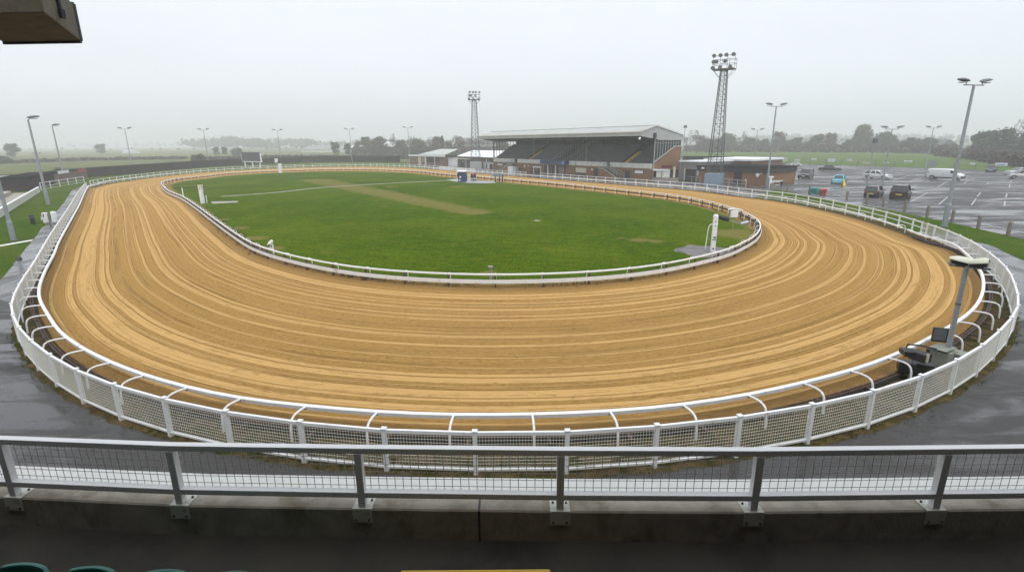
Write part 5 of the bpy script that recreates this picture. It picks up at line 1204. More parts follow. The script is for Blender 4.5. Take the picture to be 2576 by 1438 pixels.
# ------------------------------------------------------------------ vehicles
def vehicle(name, ctr, head, Ln, Wd, Ht, pt, kind, label, cat='car', front=True, group='vehicles in the car park', lower=None):
    t = thing(name, (ctr.x, ctr.y, .014), label, cat, group, head); k = Ln; hw = Wd/2; body = PT[pt]; low = PT[lower] if lower else body
    wr = (.155 if kind in ('suv', 'hatch') else .145)*Ht*1.28 if kind != 'van' else .165*Ht; wr = min(wr, .085*Ln)
    S = {  # x fraction, hood/deck height, half width factor
     'suv': [(-.50, .40, .80), (-.49, .56, .92), (-.44, .60, .97), (-.30, .60, 1), (0, .60, 1), (.18, .60, 1), (.30, .585, .98), (.43, .54, .94), (.485, .47, .86), (.50, .36, .78)],
     'hatch': [(-.50, .40, .80), (-.49, .58, .90), (-.44, .63, .97), (-.30, .62, 1), (0, .60, 1), (.16, .59, 1), (.30, .56, .97), (.42, .50, .92), (.485, .42, .84), (.50, .34, .76)],
     'sedan': [(-.50, .42, .80), (-.49, .60, .88), (-.42, .65, .95), (-.30, .65, 1), (0, .62, 1), (.16, .61, 1), (.30, .57, .97), (.42, .52, .92), (.485, .44, .84), (.50, .36, .76)],
     'vintage': [(-.50, .30, .55), (-.48, .42, .70), (-.42, .56, .82), (-.32, .62, .92), (-.1, .60, .96), (.14, .62, .92), (.30, .60, .84), (.42, .56, .74), (.475, .50, .66), (.50, .36, .60)],
     'van': [(-.50, .60, .92), (-.497, .80, .96), (-.47, .93, .98), (-.40, .955, 1), (-.1, .96, 1), (.16, .95, 1), (.22, .93, .99), (.35, .60, .98), (.45, .52, .95), (.495, .44, .86), (.505, .34, .8)],
     'pickup': [(-.50, .40, .90), (-.49, .55, .95), (-.44, .55, .97), (-.12, .55, 1), (0, .58, 1), (.18, .58, 1), (.30, .56, .98), (.43, .53, .94), (.485, .46, .88), (.50, .36, .8)]}[kind]
    gz = .13*Ht; mb = MB(); n = 10; vs = []
    for (x, z, w) in S:
        W = hw*w; zt_ = z*Ht; zm = gz+(zt_-gz)*.55
        tp = .90 if kind != 'van' or z < .7 else .84
        pr_ = [(W*.90, gz), (W, gz+(zt_-gz)*.22), (W, zm), (W*.975, zt_-.06*Ht), (W*tp*.97, zt_), (0, zt_+.012*Ht)]
        ring = [V((x*k, a, b)) for a, b in pr_]+[V((x*k, -a, b)) for a, b in pr_[-2::-1]]
        vs += ring
    m = len(ring); fs = [(i*m+j, i*m+(j+1) % m, (i+1)*m+(j+1) % m, (i+1)*m+j) for i in range(len(S)-1) for j in range(m)]+[tuple(range(m)), tuple(range(len(S)*m-1, (len(S)-1)*m-1, -1))]
    mb.add(vs, fs); bd = mb.build('body', body, t, smooth='auto')
    # greenhouse
    gh = {'suv': (-.47, -.40, .09, .26, .60), 'hatch': (-.47, -.36, .06, .25, .61), 'sedan': (-.37, -.22, .06, .24, .62), 'vintage': (-.26, -.18, .04, .15, .61), 'pickup': (-.12, -.09, .08, .22, .57)}.get(kind)
    if gh:
        xb0, xr0, xr1, xb1, zb_ = gh; zb_ *= Ht; wb_, wt = hw*(.90 if kind != 'vintage' else .72), hw*(.70 if kind != 'vintage' else .56); zr = Ht*.985
        A = [V((xb0*k, s*wb_, zb_)) for s in (-1, 1)]+[V((xb1*k, s*wb_, zb_)) for s in (-1, 1)]; B = [V((xr0*k, s*wt, zr)) for s in (-1, 1)]+[V((xr1*k, s*wt, zr)) for s in (-1, 1)]
        MB().add  # noqa
        q = MB(); q.add([A[0], A[1], A[3], A[2], B[0], B[1], B[3], B[2]], [(0, 3, 2, 1), (4, 5, 6, 7), (0, 1, 5, 4), (1, 2, 6, 5), (2, 3, 7, 6), (3, 0, 4, 7)]); q.build('windows', M['glass_dark'], t)
        rf = MB(); e = .02; xm = (xr0+xr1)/2*k
        rf.add([V((xr0*k-.06, -wt-e, zr-.03)), V((xr0*k-.06, wt+e, zr-.03)), V((xr1*k+.08, wt+e, zr-.03)), V((xr1*k+.08, -wt-e, zr-.03)), V((xr0*k, -wt*.86, Ht)), V((xr0*k, wt*.86, Ht)), V((xr1*k, wt*.86, Ht)), V((xr1*k, -wt*.86, Ht)), V((xm, -wt*.86, Ht+.03)), V((xm, wt*.86, Ht+.03))],
               [(0, 3, 2, 1), (4, 5, 9, 8), (8, 9, 6, 7), (0, 1, 5, 4), (1, 2, 6, 9, 5), (2, 3, 7, 6), (3, 0, 4, 8, 7)])
        for i in range(4): rf.bar(A[i]*1.003, B[i]*1.003, .10, .09)
        for fx in ((.5,) if kind in ('sedan', 'vintage', 'pickup') else (.36, .68)):
            for s in (0, 1): a, b = A[s].lerp(A[s+2], fx), B[s].lerp(B[s+2], fx+.03); rf.bar(a*1.0+V((0, (s*2-1)*.01, 0)), b+V((0, (s*2-1)*.01, 0)), .09, .05)
        rf.build('roof', body, t, smooth=False)
    else:
        q = MB()
        for s in (-1, 1):
            pts = [V((.17*k, s*hw*1.004, .60*Ht)), V((.325*k, s*hw*.995, .60*Ht)), V((.25*k, s*hw*.97, .82*Ht)), V((.17*k, s*hw*.97, .85*Ht))]; q.prism(pts, V((0, s*.012, 0)))
        q.build('side_window', M['glass_dark'], t)
        MB().prism([V((.245*k, -hw*.86, .86*Ht)), V((.245*k, hw*.86, .86*Ht)), V((.345*k, hw*.90, .62*Ht)), V((.345*k, -hw*.90, .62*Ht))], V((.02, 0, .03))).build('windscreen', M['glass_dark'], t)
        MB().bb((-.515*k, -hw*.99, gz-.02), (-.495*k, hw*.99, .34*Ht)).bb((.48*k, -hw*.9, gz-.02), (.515*k, hw*.9, .33*Ht)).build('bumper', M['black'], t)
        q = MB()
        for s in (-1, 1): q.bb((-.32*k, s*hw*.99, gz), (.28*k, s*hw*1.01, gz+.10*Ht))
        q.build('sill_trim', M['black'], t)
        MB().bb((-.485*k, -hw-.012, .60*Ht), (-.43*k, -hw-.002, .66*Ht)).bb((-.06*k, -hw-.012, .50*Ht), (.03*k, -hw-.002, .53*Ht)).bb((.10*k, -hw-.012, .55*Ht), (.12*k, -hw-.002, .59*Ht)).build('side_marking', M['galv_dark'], t)
    # wheels
    wx = (.31, -.31) if kind != 'van' else (.335, -.33)
    tp = None
    for x in wx:
        for s in (-1, 1):
            y = s*(hw-.09)
            if tp is None:
                w = tp = MB().disc((0, 0, 0), (0, 1, 0), wr, .2, 18).build('wheel', M['tyre'], t, bevel=.02); r = MB().disc((0, .105, 0), (0, 1, 0), wr*.64, .02, 12).disc((0, -.105, 0), (0, 1, 0), wr*.64, .02, 12).build('rim', M['alloy'], w); hb2 = MB().disc((0, .12, 0), (0, 1, 0), wr*.2, .02, 8).disc((0, -.12, 0), (0, 1, 0), wr*.2, .02, 8).build('hub_cap', M['black'], w)
            else:
                w = tp.copy(); COL.objects.link(w); w.parent = t
                for c_ in (r, hb2): d_ = c_.copy(); COL.objects.link(d_); d_.parent = w
            w.location = (x*k, y, wr)
    q = MB()
    for x in wx:
        for s in (-1, 1):
            for j in range(9): a0, a1 = pi*j/9, pi*(j+1)/9; R = wr*1.16; q.bar((x*k+R*cos(a0), s*(hw+.004), wr+R*sin(a0)), (x*k+R*cos(a1), s*(hw+.004), wr+R*sin(a1)), .05, .07)
    q.build('wheel_arch', M['black'] if kind != 'vintage' else body, t)
    fz = .50*Ht if kind not in ('van', 'vintage') else .40*Ht
    for s in (-1, 1):
        MB().bb((.455*k, s*hw*.62-.17, fz-.07), (.492*k, s*hw*.62+.17, fz+.05)).build('headlight', M['lamp_glass'], t, bevel=.02)
        MB().bb((-.503*k, s*hw*.72-.13, .46*Ht), (-.485*k, s*hw*.72+.13, .56*Ht)).build('tail_light', M['tail'], t)
        if kind != 'vintage': MB().bb((.20*k, s*(hw+.02), .60*Ht), (.235*k, s*(hw+.20), .68*Ht)).build('wing_mirror', M['black'], t)
    MB().bb((.494*k, -.28, .27*Ht), (.507*k, .28, .34*Ht)).build('number_plate', M['plate_w'], t); MB().bb((-.512*k, -.28, .34*Ht), (-.497*k, .28, .41*Ht)).build('number_plate', M['plate_y'], t)
    MB().bb((.478*k, -hw*.62, .20*Ht), (.499*k, hw*.62, .265*Ht)).bb((.478*k, -hw*.4, .36*Ht), (.496*k, hw*.4, .44*Ht)).build('grille', M['black'], t)
    if lower:
        MB().bb((.40*k, -hw*.985, gz), (.506*k, hw*.985, .36*Ht)).build('front_bumper', PT[lower], t); MB().bb((-.506*k, -hw*.985, gz), (-.44*k, hw*.985, .55*Ht)).build('rear_bumper', PT[lower], t)
    return t
def side_on(cv, a, b, top, pt, kind, label, wf=.38, face=1, cat='car', **kw):
    A_, B_ = P(*cv(*a)), P(*cv(*b)); d = B_-A_; Ln = d.length; u = d.normalized(); nrm = V((-u.y, u.x, 0)); nrm = nrm if nrm.y > 0 else -nrm
    W = Ln*wf; m_ = (A_+B_)/2; Ht = max(.25*Ln, min(.48*Ln, zat(m_+nrm*W*.5, *cv((a[0]+b[0])/2, top)))); c_ = m_+nrm*W/2; hd = atan2(u.y, u.x)+(0 if face > 0 else pi)
    return vehicle('parked_van' if kind == 'van' else 'parked_car', c_, hd, Ln, W, Ht, pt, kind, label, cat, **kw)
def end_on(cv, l, r, s, top, pt, kind, label, front=True, lf=None, cat='car', **kw):
    """l, r: near end's ground corners; s: far corner on the visible side"""
    A_, B_, S_ = P(*cv(*l)), P(*cv(*r)), P(*cv(*s)); side = S_-B_; Ls = side.length
    u = side.normalized(); W = abs((B_-A_).dot(V((-u.y, u.x, 0)))); 
    if lf: Ls = W*lf
    Ls = max(2.0*W, min(2.65*W, Ls)); nn = V((-u.y, u.x, 0)); nn = nn if nn.dot(A_-B_) > 0 else -nn
    c_ = B_+u*Ls/2+nn*W/2; Ht = max(.7*W, min(1.15*W, zat((A_+B_)/2+u*Ls*.5, *cv((l[0]+r[0])/2, top)))); hd = atan2(u.y, u.x)+(pi if front else 0)
    print(label[:24], 'L', round(Ls, 1), 'W', round(W, 1), 'H', round(Ht, 1))
    return vehicle('parked_car', c_, hd, Ls, W, Ht, pt, kind, label, cat, **kw)
side_on(c6, (640, 738), (1332, 768), 530, 'white', 'van', 'white panel van parked side on in the middle of the car park', .36, 1, 'van')
side_on(c7, (1962, 722), (2475, 748), 578, 'white', 'hatch', 'white hatchback parked side on left of the white van')
side_on(c7, (1085, 582), (1553, 592), 465, 'black', 'vintage', 'black vintage saloon with rounded wings parked side on near the field')
side_on(c7, (412, 530), (636, 540), 440, 'white', 'pickup', 'white pickup parked behind the corner of the brick building', .42)
side_on(c7, (560, 486), (742, 492), 414, 'white', 'hatch', 'white estate car parked furthest back beside the field', .42)
side_on(c7, (262, 520), (415, 528), 412, 'slate', 'suv', 'dark grey vehicle behind the brick building roof corner', .45)
side_on(c7, (-60, 560), (190, 566), 432, 'white', 'sedan', 'white car partly hidden behind the brick building roof, left of two', .42)
side_on(c7, (150, 555), (300, 560), 432, 'silver', 'hatch', 'silver car partly hidden behind the brick building roof, right of two', .45)
side_on(c6, (2268, 735), (2830, 745), 562, 'silver', 'hatch', 'silver car cut off by the right edge of the picture', .38, -1)
side_on(c6, (2300, 652), (2860, 652), 520, 'silver', 'sedan', 'silver car behind the other one at the right edge', .38, -1)
side_on(c4, (1180, 590), (1290, 592), 505, 'white', 'hatch', 'white car roof glimpsed behind the link building, left one', .45)
side_on(c4, (1405, 590), (1510, 592), 515, 'white', 'hatch', 'white car roof glimpsed behind the link building, right one', .45)
end_on(c7, (682, 742), (905, 750), (1022, 716), 542, 'slate', 'suv', 'dark grey car with wine red bumper facing the camera', True, lower='wine')
end_on(c7, (1370, 832), (1562, 850), (1746, 790), 662, 'blue', 'sedan', 'bright blue saloon facing the camera beside the yellow sign', True)
end_on(c7, (1955, 1112), (2272, 1122), (2396, 1078), 880, 'black', 'hatch', 'black hatchback seen from behind near the track fence', False)
cC = lambda X, Y: ((2080+X/3.833)*.936, (380+Y/3.833)*.936)
end_on(cC, (1176, 600), (1374, 608), (1412, 578), 445, 'navy', 'suv', 'dark blue and wine people carrier seen from behind, nearest the camera', False, lower='wine')
end_on(c6, (1812, 602), (2008, 606), (2022, 596), 464, 'slate', 'suv', 'dark grey car facing the camera beside the blue and white banner', True)
side_on(c6, (1405, 232), (1620, 236), 178, 'silver', 'hatch', 'faint silver car beyond the playing field, among the trees', .4)
# ------------------------------------------------------------------ trees
def leafy(name, mat, hgt, rad, n=2600, leaf=.42, seed=0, lobes=14, bot=.18, conic=0.):
    rr = random.Random(seed); t = thing(name, (0, 0, 0), 'x', 'tree')
    tr = MB().tube([(0, 0, -.2), (.05*hgt*.2, 0, hgt*.25), (0, .02*hgt, hgt*.55), (0, 0, hgt*.85)], [hgt*.028, hgt*.022, hgt*.012, .02], 6)
    L_ = []
    for i in range(lobes):
        a = rr.uniform(0, 2*pi); z = hgt*(bot+.12+(.80-bot)*rr.random()); r_ = rad*rr.uniform(.15, .72)*(1-conic*(z/hgt))*(1-.55*max(0, (z/hgt-.6)/.4)); c_ = V((cos(a)*r_, sin(a)*r_, z)); s_ = rad*rr.uniform(.30, .50)*(1-conic*z/hgt*.6)
        L_.append((c_, s_)); tr.tube([(0, 0, z*.5), (c_*.6+V((0, 0, z*.25))), c_], [hgt*.012, hgt*.007, .02], 4)
    tr.build('trunk', M['bark'], t)
    mb = MB()
    for i in range(n):
        c_, s_ = rr.choice(L_); d = V((rr.gauss(0, 1), rr.gauss(0, 1), rr.gauss(0, 1)*.85)).normalized()*s_*(rr.random()**.33)*rr.uniform(.85, 1.12); p = c_+d
        if p.z < hgt*bot*.6: p.z = hgt*bot*.6+rr.random()
        nrm = (d.normalized()+V((rr.uniform(-.8, .8), rr.uniform(-.8, .8), rr.uniform(-.3, .9)))).normalized(); a = nrm.orthogonal().normalized(); b = nrm.cross(a); th = rr.uniform(0, 6.28); a, b = a*cos(th)+b*sin(th), b*cos(th)-a*sin(th); s1, s2 = leaf*rr.uniform(.5, 1.3), leaf*rr.uniform(.4, 1.)
        mb.add([p-a*s1, p-b*s2*.7+a*s1*.2, p+a*s1, p+b*s2], [(0, 1, 2, 3)])
    mb.build('crown', M[mat], t, recalc=False); return t
def bare(name, hgt, seed=0, spread=.5, depth=6, mat='twig'):
    rr = random.Random(seed); t = thing(name, (0, 0, 0), 'x', 'tree'); tr, tw = MB(), MB()
    def grow(p, d, ln, r_, lv):
        q = p+d*ln; m_ = (p+q)/2+V((rr.uniform(-.04, .04), rr.uniform(-.04, .04), 0))*ln
        (tr if lv < 3 else tw).tube([p, m_, q], [r_, r_*.85, r_*.68], 5 if lv < 3 else 3, cap=False)
        if lv >= depth: return
        for k in range(rr.choice((2, 3, 3)) if lv < 4 else rr.choice((3, 3, 4))):
            ax = V((rr.uniform(-1, 1), rr.uniform(-1, 1), rr.uniform(-.15, .5))).normalized(); nd = (d*(1-spread*.5)+ax*spread*rr.uniform(.6, 1.25)+V((0, 0, .12))).normalized(); grow(q if k else p.lerp(q, .75), nd, ln*rr.uniform(.62, .86), max(.02, r_*.58), lv+1)
    grow(V((0, 0, -.1)), V((.02, 0, 1)), hgt*.26, hgt*.02, 0)
    tr.build('trunk', M['bark'], t); tw.build('crown', M[mat], t, recalc=False); return t
PR = [[leafy('broadleaf_tree', 'leaf_dark', 10, 4.6, 2600, .42, 1), 10, 0], [leafy('broadleaf_tree', 'leaf_olive', 10, 5.2, 2600, .42, 2, 18), 10, 0], [leafy('broadleaf_tree', 'leaf_brown', 10, 4.4, 1900, .40, 3, 16), 10, 0],
      [leafy('bushy_tree', 'leaf_dark', 7, 5.2, 2400, .40, 4, 16, bot=.03), 7, 0], [bare('bare_tree', 11, 5, .52, 6), 10.5, 0], [leafy('conifer_tree', 'leaf_dark', 12, 3.0, 2000, .40, 6, 20, bot=.08, conic=.9), 12, 0], [bare('bare_tree', 11, 9, .34, 6), 11, 0]]
def tree(i, base, top, label, grp, wx=1., dark=None):
    pr = PR[i]; b = P(*base); h = max(2, zat(b, base[0], top)); s = h/pr[1]; proto = pr[0]
    o = proto if not pr[2] else copy_tree(proto); pr[2] += 1
    o.location = b; o.rotation_euler = (0, 0, random.uniform(0, 6.28)); o.scale = (s*wx, s*wx, s); tag(o, label, 'tree', grp); return o
g1 = 'trees beyond the playing field'
T5 = [(2, 15, 680, 'brownish misty tree left of the tall lattice tower'), (3, 110, 695, 'low bushy tree behind the lattice tower'), (1, 205, 665, 'olive tree right of the lattice tower top of field'), (4, 318, 645, 'bare tree left of the distant lamp post'), (3, 385, 690, 'bushy tree behind the distant lamp post'), (0, 470, 700, 'dark tree left of the twin headed lamp post'),
      (2, 585, 652, 'rounded brownish tree just right of the lamp post'), (3, 640, 705, 'low dark bush below the rounded brownish tree'), (0, 715, 688, 'dark tree above the dark grey car'), (3, 800, 715, 'low bushy tree above the black vintage saloon'), (1, 870, 672, 'olive tree above the black vintage saloon'), (2, 960, 662, 'brown tree above the blue saloon'),
      (4, 1000, 668, 'bare pale trunked tree above the blue saloon'), (0, 1085, 705, 'low dark tree left of the tallest crown'), (1, 1180, 606, 'tallest rounded tree crown above the white hatchback'), (0, 1215, 662, 'dark tree directly right of the tallest crown'), (3, 1290, 700, 'bushy tree behind the floodlight post'), (1, 1350, 655, 'round olive tree left of the car park lamp post'),
      (0, 1400, 672, 'dark tree right behind the car park lamp post'), (3, 1490, 712, 'bushy tree left of the white van'), (0, 1560, 690, 'broad dark tree above the white van'), (3, 1630, 700, 'bushy dark tree above the front of the white van'), (0, 1700, 690, 'dark tree left of the white bungalow')]
def c5b(X, Y): return c5(X, Y)
for (i, X, Y, lb) in T5:
    x, y = c5(X, Y); tree(i, (x, 381.5+ (2 if x > 2250 else 0)), y, lb, g1, 1.35 if i == 3 else 1.1)
for (i, X, by, Y, lb, wx) in [(0, 2095, 835, 640, 'large dark tree at the right, left half of the near clump', 1.15), (3, 2190, 838, 622, 'large dark ivy covered tree at the right, next to the bare tree', .9), (4, 2300, 835, 556, 'big bare spreading tree near the right edge', 1.15), (3, 2400, 850, 690, 'dark tree mass at the right edge', .9), (3, 2030, 822, 745, 'small bush left of the large dark tree', 1.2), (6, 2350, 850, 590, 'thin bare tree at the right edge', 1.3)]:
    x, y = c5(X, Y); tree(i, (x, c5(0, by)[1]), y, lb, 'near trees at the right edge', wx)
g2 = 'trees behind the far bend'
for (i, X, by, Y, lb, wx) in [(0, 1110, 432, 300, 'dark pointed tree left of the fourth twin lamp post', 1.), (0, 1240, 436, 315, 'dark tree just behind the lamp post near the goal frame', .9), (3, 1300, 436, 372, 'low dark bush right of the lamp post near the goal frame', 1.), (2, 1330, 428, 300, 'faint brown tree behind the low dark bush', 1.), (0, 1425, 425, 250, 'tall faint dark tree left of the olive tree', 1.1), (1, 1470, 438, 300, 'low olive tree at the left of the big group', 1.1), (1, 1555, 438, 256, 'broad dark olive tree in the middle group', 1.15),
      (4, 1690, 436, 220, 'tall domed bare tree in the middle group', 1.1), (1, 1760, 436, 290, 'olive tree below the domed bare tree', 1.1), (4, 1850, 436, 240, 'bare tree behind the lamp post by the shed', 1.), (1, 1930, 438, 280, 'olive brown tree above the shed', 1.2), (4, 2030, 438, 250, 'bare rounded tree above the shed roof', 1.2), (2, 2110, 438, 255, 'brown tree left of the conifer', 1.), (5, 2172, 438, 222, 'narrow conifer left of the dark bare tree', .9),
      (6, 2280, 450, 185, 'dark bare tree with upright branches left of the pavilion', 1.5), (2, 2230, 438, 300, 'brown tree at the left foot of the bare tree', 1.), (2, 2350, 438, 290, 'brown tree at the right foot of the bare tree', 1.), (4, 2430, 440, 255, 'bare tree behind the distant lattice tower', 1.3), (4, 2540, 440, 240, 'bare tree above the pavilion roof', 1.3), (4, 2610, 440, 250, 'bare tree between lattice tower and grandstand', 1.2), (6, 2680, 440, 245, 'bare tree seen through the grandstand end glazing', 1.3), (2, 2760, 440, 262, 'brown tree behind the left end of the grandstand', 1.3)]:
    x, y = cS(X, Y); tree(i, (x, cS(0, by)[1]), y, lb, g2, wx)
for (i, bx, by, ty, lb, wx, g) in [(3, 158, 447, 424.5, 'round olive green bush behind the dark shed', 1.2, 0), (4, 203, 445, 421, 'small bare shrub right of the round bush', 1.3, 0), (3, 500, 414, 387, 'dark round bush behind the perimeter wall by the second twin lamp', .95, 0), (0, 37, 398, 361, 'faint round tree in the mist at far left', 1.3, 1), (0, 257, 389, 362, 'faint tree in the mist between the left lamp posts', 1.3, 1), (0, 545, 392, 370, 'dark small tree right of the second twin lamp post', .9, 1), (0, 566, 392, 369, 'dark small tree left of the scoreboard', .9, 1), (3, 597, 393, 372, 'low dark tree above the scoreboard', 1.1, 1), (3, 8, 412, 392, 'dark hedge tree at the left edge', 1.6, 0)]:
    tree(i, (bx, by), ty, lb, 'bushes and misty trees on the left', wx)
# rear trees right of the stand
for (i, x, by, ty, lb, wx) in [(4, 1728, 388, 330, 'bare tree at the right of the grandstand gable', 1.2), (4, 1752, 386, 330, 'bare tree behind the slim pale lamp post', 1.1), (2, 1775, 384, 350, 'brown tree left of the lattice tower', 1.2)]:
    tree(i, (x, by), ty, lb, g1, wx)
# distant woods: one mass nobody could count
def woods(name, spec, mat, seed, label):
    rr = random.Random(seed); mb = MB(); x0 = None
    for (xa, xb, by, ya, yb, n) in spec:
        for i in range(n):
            f = (i+rr.random())/n; x = xa+(xb-xa)*f; top = ya+(yb-ya)*f+rr.uniform(-2.5, 3.5); b = P(x, by+rr.uniform(-1, .6)); h = max(3, zat(b, x, top)); R = h*rr.uniform(.42, .62)
            lob = [(b+V((rr.uniform(-.6, .6)*R, rr.uniform(-.6, .6)*R, h*rr.uniform(.35, .82))), R*rr.uniform(.35, .6)) for _ in range(9)]
            for j in range(230):
                c_, s_ = rr.choice(lob); d = V((rr.gauss(0, 1), rr.gauss(0, 1), rr.gauss(0, 1))).normalized()*s_*rr.random()**.3; p = c_+d; p.z = max(.5, p.z)
                nrm = (d.normalized()+V((rr.uniform(-1, 1), rr.uniform(-1, 1), rr.uniform(-.3, 1)))).normalized(); a = nrm.orthogonal().normalized()*h*.06*rr.uniform(.6, 1.4); b2 = nrm.cross(a)
                mb.add([p-a, p-b2, p+a, p+b2], [(0, 1, 2, 3)])
    o = mb.build(name, M[mat], recalc=False); return tag(o, label, 'woods', None, 'stuff')
woods('distant_woods', [(0, 250, 373.5, 365, 360, 16), (250, 480, 372, 361, 355, 16), (470, 590, 376, 350, 342, 18), (560, 680, 376, 343, 350, 20), (640, 700, 376, 352, 360, 10), (690, 790, 374, 346, 346, 14), (780, 1100, 373, 354, 350, 30), (900, 1250, 377, 350, 346, 30), (0, 600, 379, 373, 372, 20), (600, 900, 377, 368, 366, 16)], 'leaf_dark', 21, 'faint line of woodland in the mist beyond the far bend')
woods('distant_woods', [(1680, 2000, 362, 341, 338, 26), (2000, 2260, 361, 336, 336, 20), (2240, 2580, 360, 336, 338, 24), (1700, 2100, 366, 348, 348, 24), (2100, 2480, 365, 348, 346, 22)], 'leaf_dark', 22, 'faint woodland skyline in the mist beyond the playing field')
def hedge(name, pts, h, w, mat, seed, label, n=14, leaf=.3):
    rr = random.Random(seed); mb = MB()
    for p in resamp(pts, step=1.0):
        for j in range(n):
            q = p+V((rr.gauss(0, w*.4), rr.gauss(0, w*.4), h*rr.random()**.7)); nrm = V((rr.uniform(-1, 1), rr.uniform(-1, 1), rr.uniform(0, 1))).normalized(); a = nrm.orthogonal()*leaf*rr.uniform(.6, 1.5); b2 = nrm.cross(a); mb.add([q-a, q-b2, q+a, q+b2], [(0, 1, 2, 3)])
    return tag(mb.build(name, M[mat], recalc=False), label, 'hedge')
hedge('hedge', [P(1725, 382.5), P(2000, 383), P(2250, 384.5), P(2400, 388)], 3.6, 2.5, 'leaf_brown', 5, 'long misty hedge along the top of the playing field', 26, .6)
hedge('hedge', [P(2360, 392), P(2450, 400), P(2530, 412), P(2620, 425), P(2720, 432)], 2.6, 3.0, 'leaf_brown', 6, 'brown overgrown hedge at the right edge of the field', 40, .4)
hedge('hedge', [P(0, 412), P(200, 405), P(470, 400)], .9, 1.2, 'leaf_brown', 7, 'low dark hedge crossing the pale fields at left', 12, .6)
hedge('hedge', [P(500, 402), P(700, 398), P(900, 399), P(1030, 400)], .9, 1.2, 'leaf_brown', 8, 'low hedge behind the perimeter wall and scoreboard', 12, .6)
hedge('hedge', [P(1100, 390.5), P(1180, 391), P(1260, 391.5), P(1330, 392)], 4.2, 4.0, 'leaf_brown', 9, 'scrubby brown thicket behind the shed and pavilion', 34, .5)
hedge('hedge', [P(905, 391), P(980, 391), P(1060, 391), P(1110, 391)], 4.5, 4.0, 'leaf_olive', 10, 'olive thicket at the foot of the middle group of trees', 34, .5)
# houses and barns in the mist
def barn(a, b, top, depth, label, wall='white_dirty', roof='grey_wall', rise=1.6, win=0):
    A_, B_ = P(*a), P(*b); f = Fr(A_, B_); f = f if f.w.y > 0 else Fr(A_, B_, True); h = f.hit(*((b[0], top)))[1]; h = max(2.2, h); t = thing('bungalow' if win else 'barn', f.o, label, 'building')
    MB().bb((0, 0, 0), (f.L, depth, h), f.M()).build('wall', M[wall], t, world=True)
    MB().prism([f.pt(-.4, -.4, h), f.pt(-.4, depth/2, h+rise), f.pt(-.4, depth+.4, h)], f.u*(f.L+.8)).build('roof', M[roof], t, world=True)
    for k in range(win): u = f.L*(k+.6)/(win+.2); MB().bb((u-.9, -.06, h*.4), (u+.9, .02, h*.8), f.M()).build('window', M['glass_dark'], t, world=True)
barn((2361, 377), (2408, 378.5), 366, 9, 'white bungalow with dark windows beyond the playing field', 'white_dirty', 'dark', 3.2, 4)
barn((2330, 374), (2352, 374.5), 366, 8, 'pale house in the mist left of the white bungalow', 'grey_wall', 'dark', 3)
barn((757, 383), (862, 383), 376, 20, 'long pale barn in the mist above the perimeter wall', 'white_dirty', 'grey_wall', 3)
barn((880, 384), (960, 384), 371, 25, 'faint grey barn behind the dark pointed tree', 'grey_wall', 'roof_white', 4)
barn((1915, 379), (1935, 379.5), 371, 10, 'small white house among the trees right of the twin lamp post', 'white_dirty', 'dark', 3)
barn((307, 386), (330, 386), 384.4, 8, 'small white shed far out in the fields', 'white_clean', 'roof_white', .6)
# ------------------------------------------------------------------ equipment at the right bend
cE = lambda X, Y: ((2400+X/3.993)*.936, (650+Y/3.993)*.936)
E0 = P(*cE(560, 1385)); vd = V((E0.x, E0.y, 0)).normalized(); EF = Fr(E0, E0+V((vd.y, -vd.x, 0))); EF = EF if EF.w.dot(vd) > 0 else Fr(E0, E0+V((vd.y, -vd.x, 0)), True)
def eb(par, name, mat, x0, y0, x1, y1, w0, w1, ground=False, rot=0, bevel=.012, zc=None):
    p, q = EF.hit(*cE(x0, y0), (w0+w1)/2), EF.hit(*cE(x1, y1), (w0+w1)/2); ua, ub = sorted((p[0], q[0])); za, zb_ = sorted((p[1], q[1])); za = 0 if ground else max(0, za)
    c_ = EF.pt((ua+ub)/2, (w0+w1)/2, (za+zb_)/2); base = EF.M(); base.translation = c_; mt = base @ Matrix.Rotation(rot, 4, 'Z')
    return MB().box((0, 0, 0), (ub-ua, w1-w0, zb_-za), mt).build(name, M[mat], par, world=True, bevel=bevel)
t = thing('equipment_cabinet', E0, 'grey green steel cabinets at the foot of the near lamp pole', 'cabinet')
eb(t, 'body', 'cabinet', 440, 1140, 612, 1385, -.1, .45, True, -.35); eb(t, 'lid', 'cabinet', 425, 1112, 640, 1150, -.16, .5, False, -.35)
eb(t, 'side_body', 'cabinet', 628, 1165, 740, 1360, .15, .6, True, -.35); eb(t, 'dark_panel', 'dark', 380, 1130, 470, 1380, .1, .5, True, -.2)
eb(t, 'slot', 'black', 535, 1188, 612, 1200, -.16, -.12, False, -.35, 0)
pb = EF.pt(*[EF.hit(*cE(592, 1140), .3)[0], .3, 0]); ph = zat(pb, *cE(845, 262)); print('pole h', ph)
t = thing('camera_pole', pb, 'thick grey pole with two pale hooded lights at the right bend, tilted in view', 'lamp post')
MB().tube([(0, 0, 0), (0, 0, ph*.5), (0, 0, ph)], [.072, .068, .062], 14).build('pole', M['galv'], t, smooth='auto'); MB().tube([(0, 0, ph*.63), (0, 0, ph*.65)], .074, 14).build('band', M['galv_dark'], t)
ang = atan2(EF.u.y, EF.u.x)
